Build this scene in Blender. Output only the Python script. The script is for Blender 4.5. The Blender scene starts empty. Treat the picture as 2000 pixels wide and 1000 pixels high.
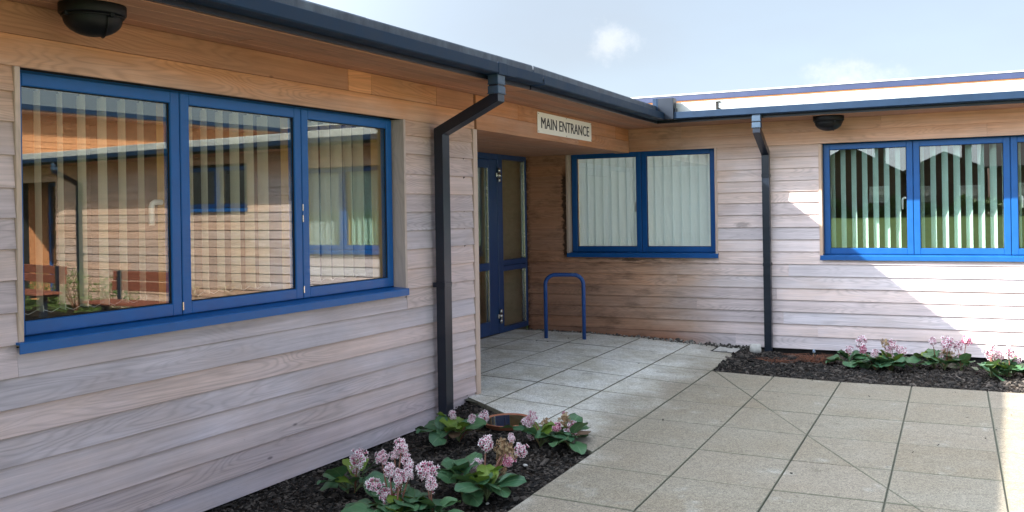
import bpy, bmesh, math, random
from mathutils import Matrix, Vector
import mathutils
R = math.radians
rnd = random.Random(11)
scene = bpy.context.scene
COL = scene.collection

# ------------------------------------------------------------------ camera
YAW = 0.445907
ROLL = -0.01612           # the photograph is turned by a little under a degree
cam_d = bpy.data.cameras.new('camera')
cam = bpy.data.objects.new('camera', cam_d)
COL.objects.link(cam)
cr, sr = math.cos(math.atan(ROLL)), math.sin(math.atan(ROLL))
fwd = Vector((-math.sin(YAW), math.cos(YAW), 0))
rgt = Vector((math.cos(YAW), math.sin(YAW), 0))
up = Vector((0, 0, 1))
cx_ = rgt * cr + up * sr
cy_ = up * cr - rgt * sr
cz_ = -fwd
M = Matrix(((cx_.x, cy_.x, cz_.x, 0), (cx_.y, cy_.y, cz_.y, 0), (cx_.z, cy_.z, cz_.z, 1.6), (0, 0, 0, 1)))
cam.matrix_world = M
cam_d.lens = 1806.66 / 2000 * 36
cam_d.sensor_width = 36
cam_d.shift_y = -88.2 / 2000
cam_d.clip_start = 0.05
cam_d.clip_end = 2000
scene.camera = cam

# ------------------------------------------------------------------ light
SUN = Vector((1.228, 0.74, -1.0))        # the way the light travels
el = math.atan2(1.0, math.hypot(SUN.x, SUN.y))
rot = math.atan2(-SUN.x, -SUN.y)
world = bpy.data.worlds.new('World')
scene.world = world
world.use_nodes = True
wt = world.node_tree
wt.nodes.clear()
wo = wt.nodes.new('ShaderNodeOutputWorld')
bg = wt.nodes.new('ShaderNodeBackground')
sky = wt.nodes.new('ShaderNodeTexSky')
sky.sky_type = 'NISHITA'
sky.sun_disc = False
sky.sun_elevation = el
sky.sun_rotation = rot
sky.air_density = 1.0
sky.dust_density = 1.5
sky.ozone_density = 1.0
bg.inputs['Strength'].default_value = 0.09
def wn(t, **k):
    n = wt.nodes.new(t)
    for a, b in k.items():
        setattr(n, a, b)
    return n
tc = wn('ShaderNodeTexCoord')
mp = wn('ShaderNodeMapping')
mp.inputs['Scale'].default_value = (1, 1, 2.6)
mp.inputs['Location'].default_value = (0.35, 0.1, 0.0)
wt.links.new(tc.outputs['Generated'], mp.inputs['Vector'])
n1 = wn('ShaderNodeTexNoise')
n1.inputs['Scale'].default_value = 1.6
n1.inputs['Detail'].default_value = 5
n1.inputs['Roughness'].default_value = 0.55
wt.links.new(mp.outputs['Vector'], n1.inputs['Vector'])
r1 = wn('ShaderNodeMapRange')
r1.inputs['From Min'].default_value = 0.34
r1.inputs['From Max'].default_value = 0.72
r1.inputs['To Min'].default_value = 0.60
r1.inputs['To Max'].default_value = 0.86
wt.links.new(n1.outputs['Fac'], r1.inputs['Value'])
mx = wn('ShaderNodeMix', data_type='RGBA')
wt.links.new(r1.outputs['Result'], mx.inputs['Factor'])
wt.links.new(sky.outputs['Color'], mx.inputs[6])
# thin high cloud, brighter towards the sun as haze is
dt = wn('ShaderNodeVectorMath', operation='DOT_PRODUCT')
wt.links.new(tc.outputs['Generated'], dt.inputs[0])
dt.inputs[1].default_value = -SUN.normalized()
cl0 = wn('ShaderNodeMath', operation='MAXIMUM')
wt.links.new(dt.outputs['Value'], cl0.inputs[0])
cl0.inputs[1].default_value = 0.0
pw = wn('ShaderNodeMath', operation='POWER')
wt.links.new(cl0.outputs[0], pw.inputs[0])
pw.inputs[1].default_value = 2.0
gl = wn('ShaderNodeMath', operation='MULTIPLY_ADD')
wt.links.new(pw.outputs[0], gl.inputs[0])
gl.inputs[1].default_value = 12.0
gl.inputs[2].default_value = 0.95
vm = wn('ShaderNodeVectorMath', operation='SCALE')
vm.inputs[0].default_value = (1.85, 2.07, 2.35)
wt.links.new(gl.outputs[0], vm.inputs['Scale'])
wt.links.new(vm.outputs[0], mx.inputs[7])
# small cumulus: soft puffs round fixed directions, edges broken up by noise
def puff(prev, d, size, squash, amount):
    d = Vector(d).normalized()
    nz = wn('ShaderNodeTexNoise')
    nz.inputs['Scale'].default_value = 26
    nz.inputs['Detail'].default_value = 6
    nz.inputs['Roughness'].default_value = 0.68
    wt.links.new(tc.outputs['Generated'], nz.inputs['Vector'])
    sub = wn('ShaderNodeVectorMath', operation='SUBTRACT')
    wt.links.new(tc.outputs['Generated'], sub.inputs[0])
    sub.inputs[1].default_value = d
    sc = wn('ShaderNodeVectorMath', operation='MULTIPLY')
    wt.links.new(sub.outputs[0], sc.inputs[0])
    sc.inputs[1].default_value = (1 / size, 1 / size, squash / size)
    ln = wn('ShaderNodeVectorMath', operation='LENGTH')
    wt.links.new(sc.outputs[0], ln.inputs[0])
    ad = wn('ShaderNodeMath', operation='MULTIPLY_ADD')
    wt.links.new(nz.outputs['Fac'], ad.inputs[0])
    ad.inputs[1].default_value = 3.6
    wt.links.new(ln.outputs['Value'], ad.inputs[2])
    mr = wn('ShaderNodeMapRange', interpolation_type='SMOOTHSTEP')
    mr.inputs['From Min'].default_value = 1.7
    mr.inputs['From Max'].default_value = 3.3
    mr.inputs['To Min'].default_value = amount
    mr.inputs['To Max'].default_value = 0.0
    wt.links.new(ad.outputs[0], mr.inputs['Value'])
    m = wn('ShaderNodeMix', data_type='RGBA')
    wt.links.new(mr.outputs['Result'], m.inputs['Factor'])
    wt.links.new(prev, m.inputs[6])
    m.inputs[7].default_value = (3.6, 3.6, 3.6, 1)
    return m.outputs[2]
c = puff(mx.outputs[2], (-0.323, 0.927, 0.176), 0.024, 1.5, 0.42)
c = puff(c, (-0.10, 0.985, 0.128), 0.036, 2.0, 0.55)
c = puff(c, (0.45, 0.87, 0.30), 0.05, 1.6, 0.5)
wt.links.new(c, bg.inputs['Color'])
wt.links.new(bg.outputs[0], wo.inputs['Surface'])

sd = bpy.data.lights.new('sun', 'SUN')
sd.energy = 5.0
sd.angle = R(0.6)
sd.color = (1.0, 0.94, 0.85)
so = bpy.data.objects.new('sun', sd)
COL.objects.link(so)
so.rotation_euler = SUN.to_track_quat('-Z', 'Y').to_euler()

vs = scene.view_settings
vs.view_transform = 'Standard'
vs.look = 'None'
vs.gamma = 1
vs.use_curve_mapping = False
vs.exposure = 1.98

# ------------------------------------------------------------------ materials
class NT:
    def __init__(self, name):
        self.m = bpy.data.materials.new(name)
        self.m.use_nodes = True
        self.t = self.m.node_tree
        self.t.nodes.clear()
        self.out = self.t.nodes.new('ShaderNodeOutputMaterial')
    def n(self, typ, inp=None, **k):
        nd = self.t.nodes.new(typ)
        for a, b in k.items():
            setattr(nd, a, b)
        for a, b in (inp or {}).items():
            s = nd.inputs[a]
            if isinstance(b, bpy.types.NodeSocket):
                self.t.links.new(b, s)
            else:
                s.default_value = b
        return nd
    def math(self, op, a, b=0.0, c=0.0, clamp=False):
        return self.n('ShaderNodeMath', {0: a, 1: b, 2: c}, operation=op, use_clamp=clamp).outputs[0]
    def noise(self, vec, scale, detail=3, rough=0.5, dist=0.0):
        return self.n('ShaderNodeTexNoise', {'Vector': vec, 'Scale': scale, 'Detail': detail, 'Roughness': rough, 'Distortion': dist}).outputs['Fac']
    def rng(self, v, a, b, c=0.0, d=1.0, smooth=False):
        return self.n('ShaderNodeMapRange', {'Value': v, 'From Min': a, 'From Max': b, 'To Min': c, 'To Max': d},
                      interpolation_type='SMOOTHSTEP' if smooth else 'LINEAR').outputs['Result']
    def mix(self, f, a, b, mode='MIX'):
        return self.n('ShaderNodeMix', {0: f, 6: a, 7: b}, data_type='RGBA', blend_type=mode).outputs[2]
    def mapping(self, vec, scale=(1, 1, 1), loc=(0, 0, 0)):
        return self.n('ShaderNodeMapping', {'Vector': vec, 'Scale': scale, 'Location': loc}).outputs[0]
    def bump(self, h, strength, dist):
        return self.n('ShaderNodeBump', {'Height': h, 'Strength': strength, 'Distance': dist}).outputs[0]
    def bsdf(self, col, rough, normal=None, spec=0.5, metal=0.0, **k):
        d = {'Base Color': col, 'Roughness': rough, 'Metallic': metal, 'Specular IOR Level': spec}
        if normal is not None:
            d['Normal'] = normal
        d.update(k)
        b = self.n('ShaderNodeBsdfPrincipled', d)
        self.t.links.new(b.outputs[0], self.out.inputs['Surface'])
        return b
    def objco(self):
        return self.n('ShaderNodeTexCoord').outputs['Object']
    def rand(self):
        return self.n('ShaderNodeObjectInfo').outputs['Random']

def C4(r, g, b):
    return (r, g, b, 1)

def plain(name, col, rough=0.5, metal=0.0, spec=0.5, var=0.12, scale=20, bump=0.0):
    k = NT(name)
    co = k.objco()
    nz = k.noise(co, scale, 4, 0.6)
    f = k.rng(nz, 0.3, 0.7, 1 - var, 1 + var)
    hv = k.n('ShaderNodeHueSaturation', {'Color': C4(*col), 'Value': f}).outputs[0]
    nm = k.bump(k.noise(co, scale * 6, 3, 0.6), bump, 0.002) if bump else None
    k.bsdf(hv, k.rng(nz, 0.3, 0.7, rough * 0.85, min(1, rough * 1.15)), nm, spec, metal)
    return k.m

def wood(name, fresh_mask, axis='x', grey=(0.60, 0.50, 0.52), tan=(0.56, 0.40, 0.33), fresh=(0.54, 0.245, 0.11), dark=(0.17, 0.085, 0.045), dark_mask=None, stain=None, contrast=1.0):
    """Western red cedar: long grain, cathedral figure, knots, weathered to
    silver grey where rain and light reach it, red brown where they do not."""
    k = NT(name)
    co = k.objco()
    rd = k.rand()
    off = k.n('ShaderNodeCombineXYZ', {0: k.math('MULTIPLY', rd, 37.0), 1: k.math('MULTIPLY', rd, 11.0), 2: k.math('MULTIPLY', rd, 53.0)}).outputs[0]
    p = k.n('ShaderNodeVectorMath', {0: co, 1: off}, operation='ADD').outputs[0]
    a = (1, 1, 1)
    L, T = (1.0, 1.0)
    def st(l, t):
        return {'x': (l, t, t), 'y': (t, l, t), 'z': (t, t, l)}[axis]
    fine = k.noise(k.mapping(p, st(3, 210)), 1.0, 3, 0.65)
    streak = k.noise(k.mapping(p, st(0.9, 36)), 1.0, 3, 0.6)
    body = k.noise(k.mapping(p, st(0.85, 7.5)), 1.0, 1.5, 0.4, 0.3)
    ring = k.math('SINE', k.math('MULTIPLY', body, 150.0))
    ring = k.rng(ring, -1, 1, 0, 1)
    ring = k.math('POWER', ring, 2.4)
    figure = k.rng(k.noise(k.mapping(p, st(0.5, 2.0)), 1.0, 1, 0.5), 0.40, 0.58, 0.15, 1.0, True)
    ring = k.math('MULTIPLY', ring, figure)
    blot = k.noise(k.mapping(p, st(1.3, 5.0)), 1.0, 5, 0.65)
    # knots
    vor = k.n('ShaderNodeTexVoronoi', {'Vector': k.mapping(p, st(1.1, 3.0)), 'Scale': 1.0, 'Randomness': 1.0})
    knot = k.rng(vor.outputs['Distance'], 0.035, 0.012, 0, 1, True)
    fm = fresh_mask(k, co, blot)
    fm = k.rng(k.math('ADD', k.math('ADD', fm, k.math('MULTIPLY', k.math('SUBTRACT', blot, 0.5), 0.5)), k.math('MULTIPLY', k.math('SUBTRACT', rd, 0.5), 0.22)), 0, 1, 0, 1)
    g = k.mix(k.rng(k.math('ADD', blot, k.math('MULTIPLY', k.math('SUBTRACT', rd, 0.5), 0.35)), 0.36, 0.70), C4(*grey), C4(*[x * 1.12 for x in (grey[0], grey[1] * 0.975, grey[2] * 0.93)]))
    g = k.mix(k.rng(k.math('FRACT', k.math('MULTIPLY', rd, 7.31)), 0.45, 0.9, 0, 0.8), g, C4(grey[0] * 0.93, grey[1] * 1.04, grey[2] * 1.12))
    t1 = k.rng(fm, 0.0, 0.5, 0, 1)
    t2 = k.rng(fm, 0.45, 1.0, 0, 1)
    colr = k.mix(t1, g, C4(*tan))
    colr = k.mix(t2, colr, C4(*fresh))
    if dark_mask:
        colr = k.mix(dark_mask(k, co, blot), colr, C4(*dark))
    v = k.math('ADD', k.rng(streak, 0.3, 0.7, 1 + 0.13 * contrast, 1 - 0.15 * contrast), k.rng(fine, 0.3, 0.7, 0.06 * contrast, -0.07 * contrast))
    v = k.math('MULTIPLY', v, k.rng(ring, 0, 1, 1, 1 - 0.17 * contrast))
    v = k.math('MULTIPLY', v, k.rng(rd, 0, 1, 0.90, 1.10))
    v = k.math('MULTIPLY', v, k.rng(knot, 0, 1, 1, 0.45))
    v = k.math('MULTIPLY', v, k.rng(k.noise(k.mapping(co, st(1.6, 2.2)), 1.0, 4, 0.6), 0.32, 0.68, 0.90, 1.08))
    spots = k.rng(k.noise(p, 34.0, 3, 0.7), 0.70, 0.80, 1, 0.72)
    v = k.math('MULTIPLY', v, spots)
    if stain:
        v = k.math('MULTIPLY', v, k.math('SUBTRACT', 1.0, stain(k, co, blot)))
    colr = k.n('ShaderNodeHueSaturation', {'Color': colr, 'Value': v, 'Saturation': 1.0}).outputs[0]
    h = k.math('SUBTRACT', k.math('MULTIPLY', streak, 0.5), k.math('ADD', k.math('MULTIPLY', ring, 0.25), k.math('MULTIPLY', fine, 0.3)))
    k.bsdf(colr, 0.78, k.bump(h, 0.55, 0.0025), 0.25)
    return k.m

def sep(k, co):
    return k.n('ShaderNodeSeparateXYZ', {0: co}).outputs

# weathering masks (1 = sheltered and still brown, 0 = silver); z is height
def mask_left(k, co, blot):
    z = sep(k, co)[2]
    a = k.rng(z, 1.85, 2.32, 0.05, 0.62)
    b = k.rng(z, 2.32, 2.45, 0.0, 0.36)
    low = k.rng(z, 0.9, 1.7, 0.0, 0.10)
    return k.math('ADD', k.math('ADD', a, b), low)
def mask_rear(k, co, blot):
    s = sep(k, co)
    a = k.rng(s[2], 2.02, 2.40, 0.0, 0.85)
    x = k.math('ADD', s[0], k.math('MULTIPLY', k.math('SUBTRACT', blot, 0.5), 1.6))
    b = k.rng(x, -2.3, -3.3, 0.0, 0.80)
    top = k.rng(s[2], 1.3, 2.1, 0.0, 0.18)
    lowr = k.math('MULTIPLY', k.rng(s[2], 0.45, 0.15, 0, 0.5), k.rng(s[0], -2.0, -2.8, 0, 1))
    far = k.rng(s[0], 2.0, 3.2, 0.0, 0.62)
    return k.math('MAXIMUM', k.math('MAXIMUM', a, far), k.math('ADD', b, top))
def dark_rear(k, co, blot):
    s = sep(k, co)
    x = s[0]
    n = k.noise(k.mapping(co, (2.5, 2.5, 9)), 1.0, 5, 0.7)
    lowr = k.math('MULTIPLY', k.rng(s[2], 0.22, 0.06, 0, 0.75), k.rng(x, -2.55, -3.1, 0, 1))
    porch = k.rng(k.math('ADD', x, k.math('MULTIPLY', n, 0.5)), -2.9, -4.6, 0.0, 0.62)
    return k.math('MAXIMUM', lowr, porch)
def stain_rear(k, co, blot):
    s = sep(k, co)
    x = s[0]
    # water stains running from beside and below the window
    jag = k.noise(k.mapping(co, (16, 16, 26)), 1.0, 4, 0.7)
    side = k.rng(k.math('ADD', k.math('ABSOLUTE', k.math('ADD', x, 4.40)), k.math('MULTIPLY', k.math('SUBTRACT', jag, 0.5), 0.17)), 0.050, 0.015, 0, 0.85)
    side = k.math('MULTIPLY', side, k.rng(s[2], 0.95, 1.05, 0, 1))
    side = k.math('MULTIPLY', side, k.rng(s[2], 2.2, 2.0, 0, 1))
    side = k.math('MULTIPLY', side, k.rng(x, -4.36, -4.38, 0, 1))
    st = k.noise(k.mapping(co, (3.2, 3.2, 30), (1.3, 0, 0.4)), 1.0, 4, 0.6)
    und = k.math('MULTIPLY', k.rng(st, 0.49, 0.56, 0, 0.62), k.rng(s[2], 0.84, 0.99, 0, 1))
    und = k.math('MULTIPLY', und, k.math('MULTIPLY', k.rng(x, -4.5, -4.3, 0, 1), k.rng(x, -2.5, -3.0, 0, 1)))
    und = k.math('MULTIPLY', und, k.rng(s[2], 1.02, 1.0, 0, 1))
    rim = k.math('MULTIPLY', k.rng(k.math('ADD', x, k.math('MULTIPLY', jag, 0.22)), -4.74, -4.82, 0, 0.85), k.rng(jag, 0.42, 0.5, 0, 1))
    # damp dark line caught under the laps of the boards nearest the door
    lapn = k.noise(k.mapping(co, (5, 5, 0.5), (2, 0, 0)), 1.0, 3, 0.6)
    # two resin blotches on single boards
    def spot(cx, cz, rx, rz, amt):
        dx = k.math('DIVIDE', k.math('SUBTRACT', x, cx), rx)
        dz = k.math('DIVIDE', k.math('SUBTRACT', s[2], cz), rz)
        d = k.math('ADD', k.math('MULTIPLY', dx, dx), k.math('MULTIPLY', dz, dz))
        return k.rng(k.math('ADD', d, k.math('MULTIPLY', k.math('SUBTRACT', jag, 0.5), 3.0)), 0.4, 1.4, amt, 0)
    sp = k.math('MAXIMUM', spot(-2.20, 1.395, 0.09, 0.030, 0.42), spot(-3.55, 0.985, 0.16, 0.022, 0.75))
    pat = k.noise(k.mapping(co, (2.2, 2.2, 7.5), (4.1, 0, 2.7)), 1.0, 5, 0.68)
    pat = k.math('MULTIPLY', k.rng(pat, 0.50, 0.66, 0, 0.42), k.rng(x, -2.5, -3.3, 0, 1))
    return k.math('MAXIMUM', k.math('MAXIMUM', side, k.math('MAXIMUM', sp, pat)), k.math('MAXIMUM', und, rim))
W_LEFT = wood('cedar_weathered', mask_left)
W_UPPER = wood('cedar_upper_board', lambda k, co, b: k.math('ADD', k.math('MULTIPLY', b, 0.0), 0.9), fresh=(0.42, 0.175, 0.078), tan=(0.44, 0.25, 0.16))
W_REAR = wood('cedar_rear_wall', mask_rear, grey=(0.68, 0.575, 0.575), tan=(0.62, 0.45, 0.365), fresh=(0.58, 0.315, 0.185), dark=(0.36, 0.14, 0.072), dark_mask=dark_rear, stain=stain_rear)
W_BROWN = wood('cedar_sheltered', lambda k, co, b: k.math('ADD', k.math('MULTIPLY', b, 0.0), 0.95), fresh=(0.50, 0.215, 0.095))
W_SOFFIT = wood('cedar_soffit', lambda k, co, b: k.math('ADD', k.math('MULTIPLY', b, 0.0), 0.8), fresh=(0.42, 0.19, 0.10), tan=(0.40, 0.25, 0.18))
W_TRIM = wood('cedar_trim', lambda k, co, b: k.math('ADD', k.math('MULTIPLY', b, 0.0), 0.42), axis='z', tan=(0.56, 0.42, 0.33), contrast=0.6)
W_PINE = wood('window_pine', lambda k, co, b: k.math('ADD', k.math('MULTIPLY', b, 0.0), 1.0), axis='z', fresh=(0.62, 0.38, 0.14), contrast=0.4)
BLUE = plain('blue_window_paint', (0.007, 0.105, 0.345), 0.36, spec=0.35, var=0.07, scale=9)
BLUE_R = plain('blue_window_paint_rear', (0.007, 0.085, 0.29), 0.36, spec=0.35, var=0.07, scale=9)
BLUE_DOOR = plain('blue_door_paint', (0.017, 0.055, 0.17), 0.36, var=0.06, scale=9)
BLUE_TUBE = plain('blue_rail_paint', (0.016, 0.075, 0.28), 0.35, var=0.15, scale=30)
GUTTER = plain('slate_blue_gutter', (0.007, 0.024, 0.056), 0.55, spec=0.25, var=0.15, scale=7)
PIPE = plain('dark_blue_downpipe', (0.006, 0.011, 0.022), 0.33, var=0.15, scale=6)
BLACK = plain('black_plastic', (0.004, 0.004, 0.0045), 0.5, spec=0.25, var=0.2)
VOID = plain('black_membrane', (0.012, 0.011, 0.010), 0.9)
STEEL = plain('brushed_steel', (0.62, 0.61, 0.58), 0.25, metal=1.0)
WHITE = plain('white_plastic', (0.86, 0.85, 0.82), 0.35, var=0.05)
PLASTER = plain('room_plaster', (0.55, 0.48, 0.34), 0.9)
ROOMDARK = plain('room_dark_wall', (0.20, 0.165, 0.12), 0.9)
FASCIA = plain('blue_grey_fascia', (0.018, 0.028, 0.075), 0.45, var=0.1, scale=3)
SIGNW = plain('sign_white', (0.90, 0.87, 0.80), 0.4, var=0.04, scale=3)
INK = plain('sign_letter_black', (0.012, 0.012, 0.018), 0.5)
TERRA = plain('terracotta', (0.36, 0.135, 0.075), 0.75, var=0.15, scale=25)
STONEW = plain('pale_stone', (0.46, 0.45, 0.42), 0.85, var=0.2, scale=30, bump=0.6)
BRICK = plain('house_brick', (0.13, 0.075, 0.055), 0.9, var=0.2)
TILE = plain('house_roof_tile', (0.055, 0.045, 0.042), 0.85, var=0.2)
SLATW = plain('bench_red_wood', (0.22, 0.065, 0.035), 0.6, var=0.15)
BARK = plain('twig_bark', (0.20, 0.075, 0.04), 0.8, var=0.3)

def flashing():
    k = NT('lead_flashing')
    co = k.objco()
    n = k.noise(k.mapping(co, (6, 6, 2.5)), 1.0, 6, 0.7)
    v = k.noise(k.mapping(co, (30, 30, 4)), 1.0, 4, 0.7)
    c = k.mix(k.rng(n, 0.38, 0.66), C4(0.022, 0.034, 0.058), C4(0.11, 0.135, 0.175))
    c = k.mix(k.rng(v, 0.56, 0.70, 0, 0.7), c, C4(0.03, 0.032, 0.045))
    k.bsdf(c, k.rng(n, 0.3, 0.7, 0.42, 0.7), k.bump(n, 0.3, 0.003), 0.5)
    return k.m
FLASH = flashing()
def flash_pale():
    k = NT('roof_felt_sunlit_flashing')  # roof felt; also colours the rear flashing, made pale as if sunlit
    co = k.objco()
    n = k.noise(k.mapping(co, (3, 3, 6)), 1.0, 6, 0.7)
    c = k.mix(k.rng(n, 0.35, 0.66), C4(0.34, 0.35, 0.34), C4(0.52, 0.53, 0.50))
    k.bsdf(c, 0.7, k.bump(n, 0.3, 0.003), 0.3)
    return k.m
FELT_SUNLIT_FLASH = flash_pale()

def paving():
    k = NT('paving_slab')
    co = k.n('ShaderNodeNewGeometry').outputs['Position']
    rd = k.rand()
    s = sep(k, co)
    agg = k.n('ShaderNodeTexVoronoi', {'Vector': co, 'Scale': 190.0, 'Randomness': 1.0})
    ac = k.n('ShaderNodeSeparateColor', {0: agg.outputs['Color']}).outputs
    fine = k.noise(co, 260.0, 3, 0.7)
    med = k.noise(co, 24.0, 5, 0.65)
    big = k.noise(co, 1.7, 5, 0.6)
    bl = k.noise(k.mapping(co, (1, 1, 1), (7.3, 2.1, 0)), 3.1, 5, 0.65)
    base = k.mix(k.rng(k.math('ADD', big, k.math('MULTIPLY', k.math('SUBTRACT', rd, 0.5), 0.3)), 0.3, 0.7), C4(0.240, 0.202, 0.148), C4(0.268, 0.240, 0.190))
    base = k.mix(k.rng(rd, 0.70, 0.95, 0, 0.22), base, C4(0.28, 0.215, 0.16))
    # paler grey concrete close to the porch, lightened further to stand in for fill light
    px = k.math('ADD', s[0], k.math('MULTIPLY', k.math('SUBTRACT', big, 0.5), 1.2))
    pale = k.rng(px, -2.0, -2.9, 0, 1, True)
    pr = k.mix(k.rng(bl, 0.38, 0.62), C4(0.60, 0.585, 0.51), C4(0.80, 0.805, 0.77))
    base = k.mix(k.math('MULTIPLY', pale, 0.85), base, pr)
    base = k.mix(k.rng(k.noise(k.mapping(co, (1, 1, 1), (3, 9, 1)), 5.5, 6, 0.7), 0.56, 0.72, 0, 0.45), base, C4(0.15, 0.13, 0.095))
    # pale lime bloom in patches
    base = k.mix(k.rng(bl, 0.60, 0.74, 0, 0.55), base, C4(0.42, 0.415, 0.375))
    v = k.math('MULTIPLY', k.rng(ac[0], 0, 1, 0.62, 1.36), k.rng(med, 0.3, 0.7, 0.88, 1.12))
    v = k.math('MULTIPLY', v, k.rng(fine, 0.3, 0.7, 0.88, 1.12))
    v = k.math('MULTIPLY', v, k.rng(k.noise(co, 60.0, 2, 0.5), 0.72, 0.78, 1.0, 0.7))
    c = k.n('ShaderNodeHueSaturation', {'Color': base, 'Value': v}).outputs[0]
    h = k.math('ADD', k.math('MULTIPLY', agg.outputs['Distance'], -0.6), k.math('MULTIPLY', fine, 0.6))
    k.bsdf(c, 0.85, k.bump(h, 0.5, 0.002), 0.25)
    return k.m
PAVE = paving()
PAVE_EDGE = plain('mossy_slab_edge', (0.150, 0.145, 0.105), 0.95, var=0.35, scale=40)
JOINT = plain('mossy_joint_sand', (0.105, 0.105, 0.078), 0.95, var=0.4, scale=60)
def soil():
    k = NT('bark_mulch_soil')
    co = k.objco()
    n = k.noise(co, 60.0, 5, 0.7)
    c = k.mix(k.rng(n, 0.35, 0.65), C4(0.012, 0.009, 0.007), C4(0.045, 0.032, 0.024))
    k.bsdf(c, 0.9, k.bump(n, 0.9, 0.01), 0.2)
    return k.m
SOIL = soil()
def chipm(name, a, b):
    k = NT(name)
    co = k.objco()
    at = k.n('ShaderNodeAttribute', attribute_name='tint').outputs['Fac']
    n = k.noise(co, 120.0, 3, 0.7)
    c = k.mix(k.math('MULTIPLY', at, k.rng(n, 0.3, 0.7, 0.7, 1.3)), C4(*a), C4(*b))
    k.bsdf(c, 0.75, None, 0.3)
    return k.m
CHIP = chipm('bark_chip', (0.007, 0.006, 0.0055), (0.130, 0.108, 0.092))
PEBBLE = chipm('white_pebble', (0.035, 0.03, 0.026), (0.50, 0.48, 0.43))
def grassm():
    k = NT('lawn_grass')
    co = k.objco()
    n = k.noise(co, 0.35, 6, 0.7)
    f = k.noise(co, 30.0, 3, 0.7)
    c = k.mix(k.rng(n, 0.3, 0.7), C4(0.070, 0.13, 0.022), C4(0.12, 0.17, 0.040))
    c = k.mix(k.rng(f, 0.4, 0.7, 0, 0.4), c, C4(0.03, 0.06, 0.012))
    k.bsdf(c, 0.9, k.bump(f, 0.8, 0.03), 0.2)
    return k.m
GRASS = grassm()

def leafm(name, a, b, vein, rough=0.48):
    k = NT(name)
    rd = k.rand()
    uv = k.n('ShaderNodeAttribute', attribute_name='lf').outputs['Vector']
    s = sep(k, uv)
    co = k.objco()
    n = k.noise(co, 28.0, 4, 0.6)
    c = k.mix(k.math('ADD', k.math('MULTIPLY', rd, 0.7), k.rng(n, 0.35, 0.65, 0, 0.4), clamp=True), C4(*a), C4(*b))
    mid = k.rng(k.math('ABSOLUTE', s[0]), 0.08, 0.02, 0, 0.75)
    side = k.math('SINE', k.math('ADD', k.math('MULTIPLY', s[1], 42.0), k.math('MULTIPLY', k.math('ABSOLUTE', s[0]), -17.0)))
    c = k.mix(k.math('MAXIMUM', mid, k.rng(side, 0.86, 1.0, 0, 0.30)), c, C4(*vein))
    edge = k.rng(k.math('ABSOLUTE', s[0]), 0.86, 1.0, 0, 0.45)
    c = k.mix(edge, c, C4(0.10, 0.045, 0.03))
    b = k.bsdf(c, rough, k.bump(k.math('ADD', n, k.math('MULTIPLY', side, -0.15)), 0.35, 0.004), 0.5)
    tr = k.n('ShaderNodeBsdfTranslucent', {'Color': k.mix(0.5, c, C4(0.16, 0.24, 0.03))})
    ms = k.n('ShaderNodeMixShader', {0: 0.16, 1: b.outputs[0], 2: tr.outputs[0]})
    k.t.links.new(ms.outputs[0], k.out.inputs['Surface'])
    return k.m
LEAF = leafm('bergenia_leaf', (0.040, 0.120, 0.062), (0.070, 0.165, 0.070), (0.14, 0.24, 0.12))
LEAFY = leafm('young_bergenia_leaf', (0.11, 0.20, 0.025), (0.17, 0.24, 0.03), (0.20, 0.28, 0.07))
LEAFB = leafm('brown_old_leaf', (0.11, 0.065, 0.04), (0.16, 0.10, 0.06), (0.2, 0.14, 0.09), 0.6)
STEM = plain('flower_stalk', (0.20, 0.085, 0.055), 0.5, var=0.2)
PETIOLE = plain('leaf_stalk', (0.10, 0.13, 0.05), 0.5, var=0.2)
def petalm(name, a, b, tr=0.25):
    k = NT(name)
    at = k.n('ShaderNodeAttribute', attribute_name='tint').outputs['Fac']
    c = k.mix(at, C4(*a), C4(*b))
    b_ = k.bsdf(c, 0.6, None, 0.3)
    t = k.n('ShaderNodeBsdfTranslucent', {'Color': c})
    ms = k.n('ShaderNodeMixShader', {0: tr, 1: b_.outputs[0], 2: t.outputs[0]})
    k.t.links.new(ms.outputs[0], k.out.inputs['Surface'])
    return k.m
PETAL = petalm('pale_pink_petal', (0.80, 0.44, 0.54), (0.88, 0.84, 0.86))
HEART = petalm('magenta_flower_heart', (0.42, 0.06, 0.15), (0.60, 0.17, 0.30))
DRY = petalm('dried_flower', (0.30, 0.17, 0.09), (0.56, 0.43, 0.27))
SHRUB = petalm('shrub_leaf', (0.05, 0.10, 0.018), (0.13, 0.20, 0.04), 0.2)

def glass(name, tint, boost, dirt=0.012):
    k = NT(name)
    co = k.objco()
    lw = k.n('ShaderNodeLayerWeight', {'Blend': 0.5}).outputs['Facing']
    fr = k.math('MULTIPLY_ADD', k.math('POWER', lw, 5.0), 0.96, 0.04)
    f = k.math('ADD', k.math('MULTIPLY', fr, boost), dirt, clamp=True)
    wob = k.bump(k.noise(co, 1.1, 1, 0.4), 0.035, 0.02)
    g = k.n('ShaderNodeBsdfGlossy', {'Color': C4(0.97, 1.0, 0.985), 'Roughness': 0.0, 'Normal': wob})
    t = k.n('ShaderNodeBsdfTransparent', {'Color': C4(*tint)})
    m = k.n('ShaderNodeMixShader', {0: f, 1: t.outputs[0], 2: g.outputs[0]})
    k.t.links.new(m.outputs[0], k.out.inputs['Surface'])
    return k.m
GLASS = glass('window_glass', (0.97, 0.975, 0.955), 1.75)
GLASS_R = glass('window_glass_rear', (0.96, 0.98, 0.97), 2.0)
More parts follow.
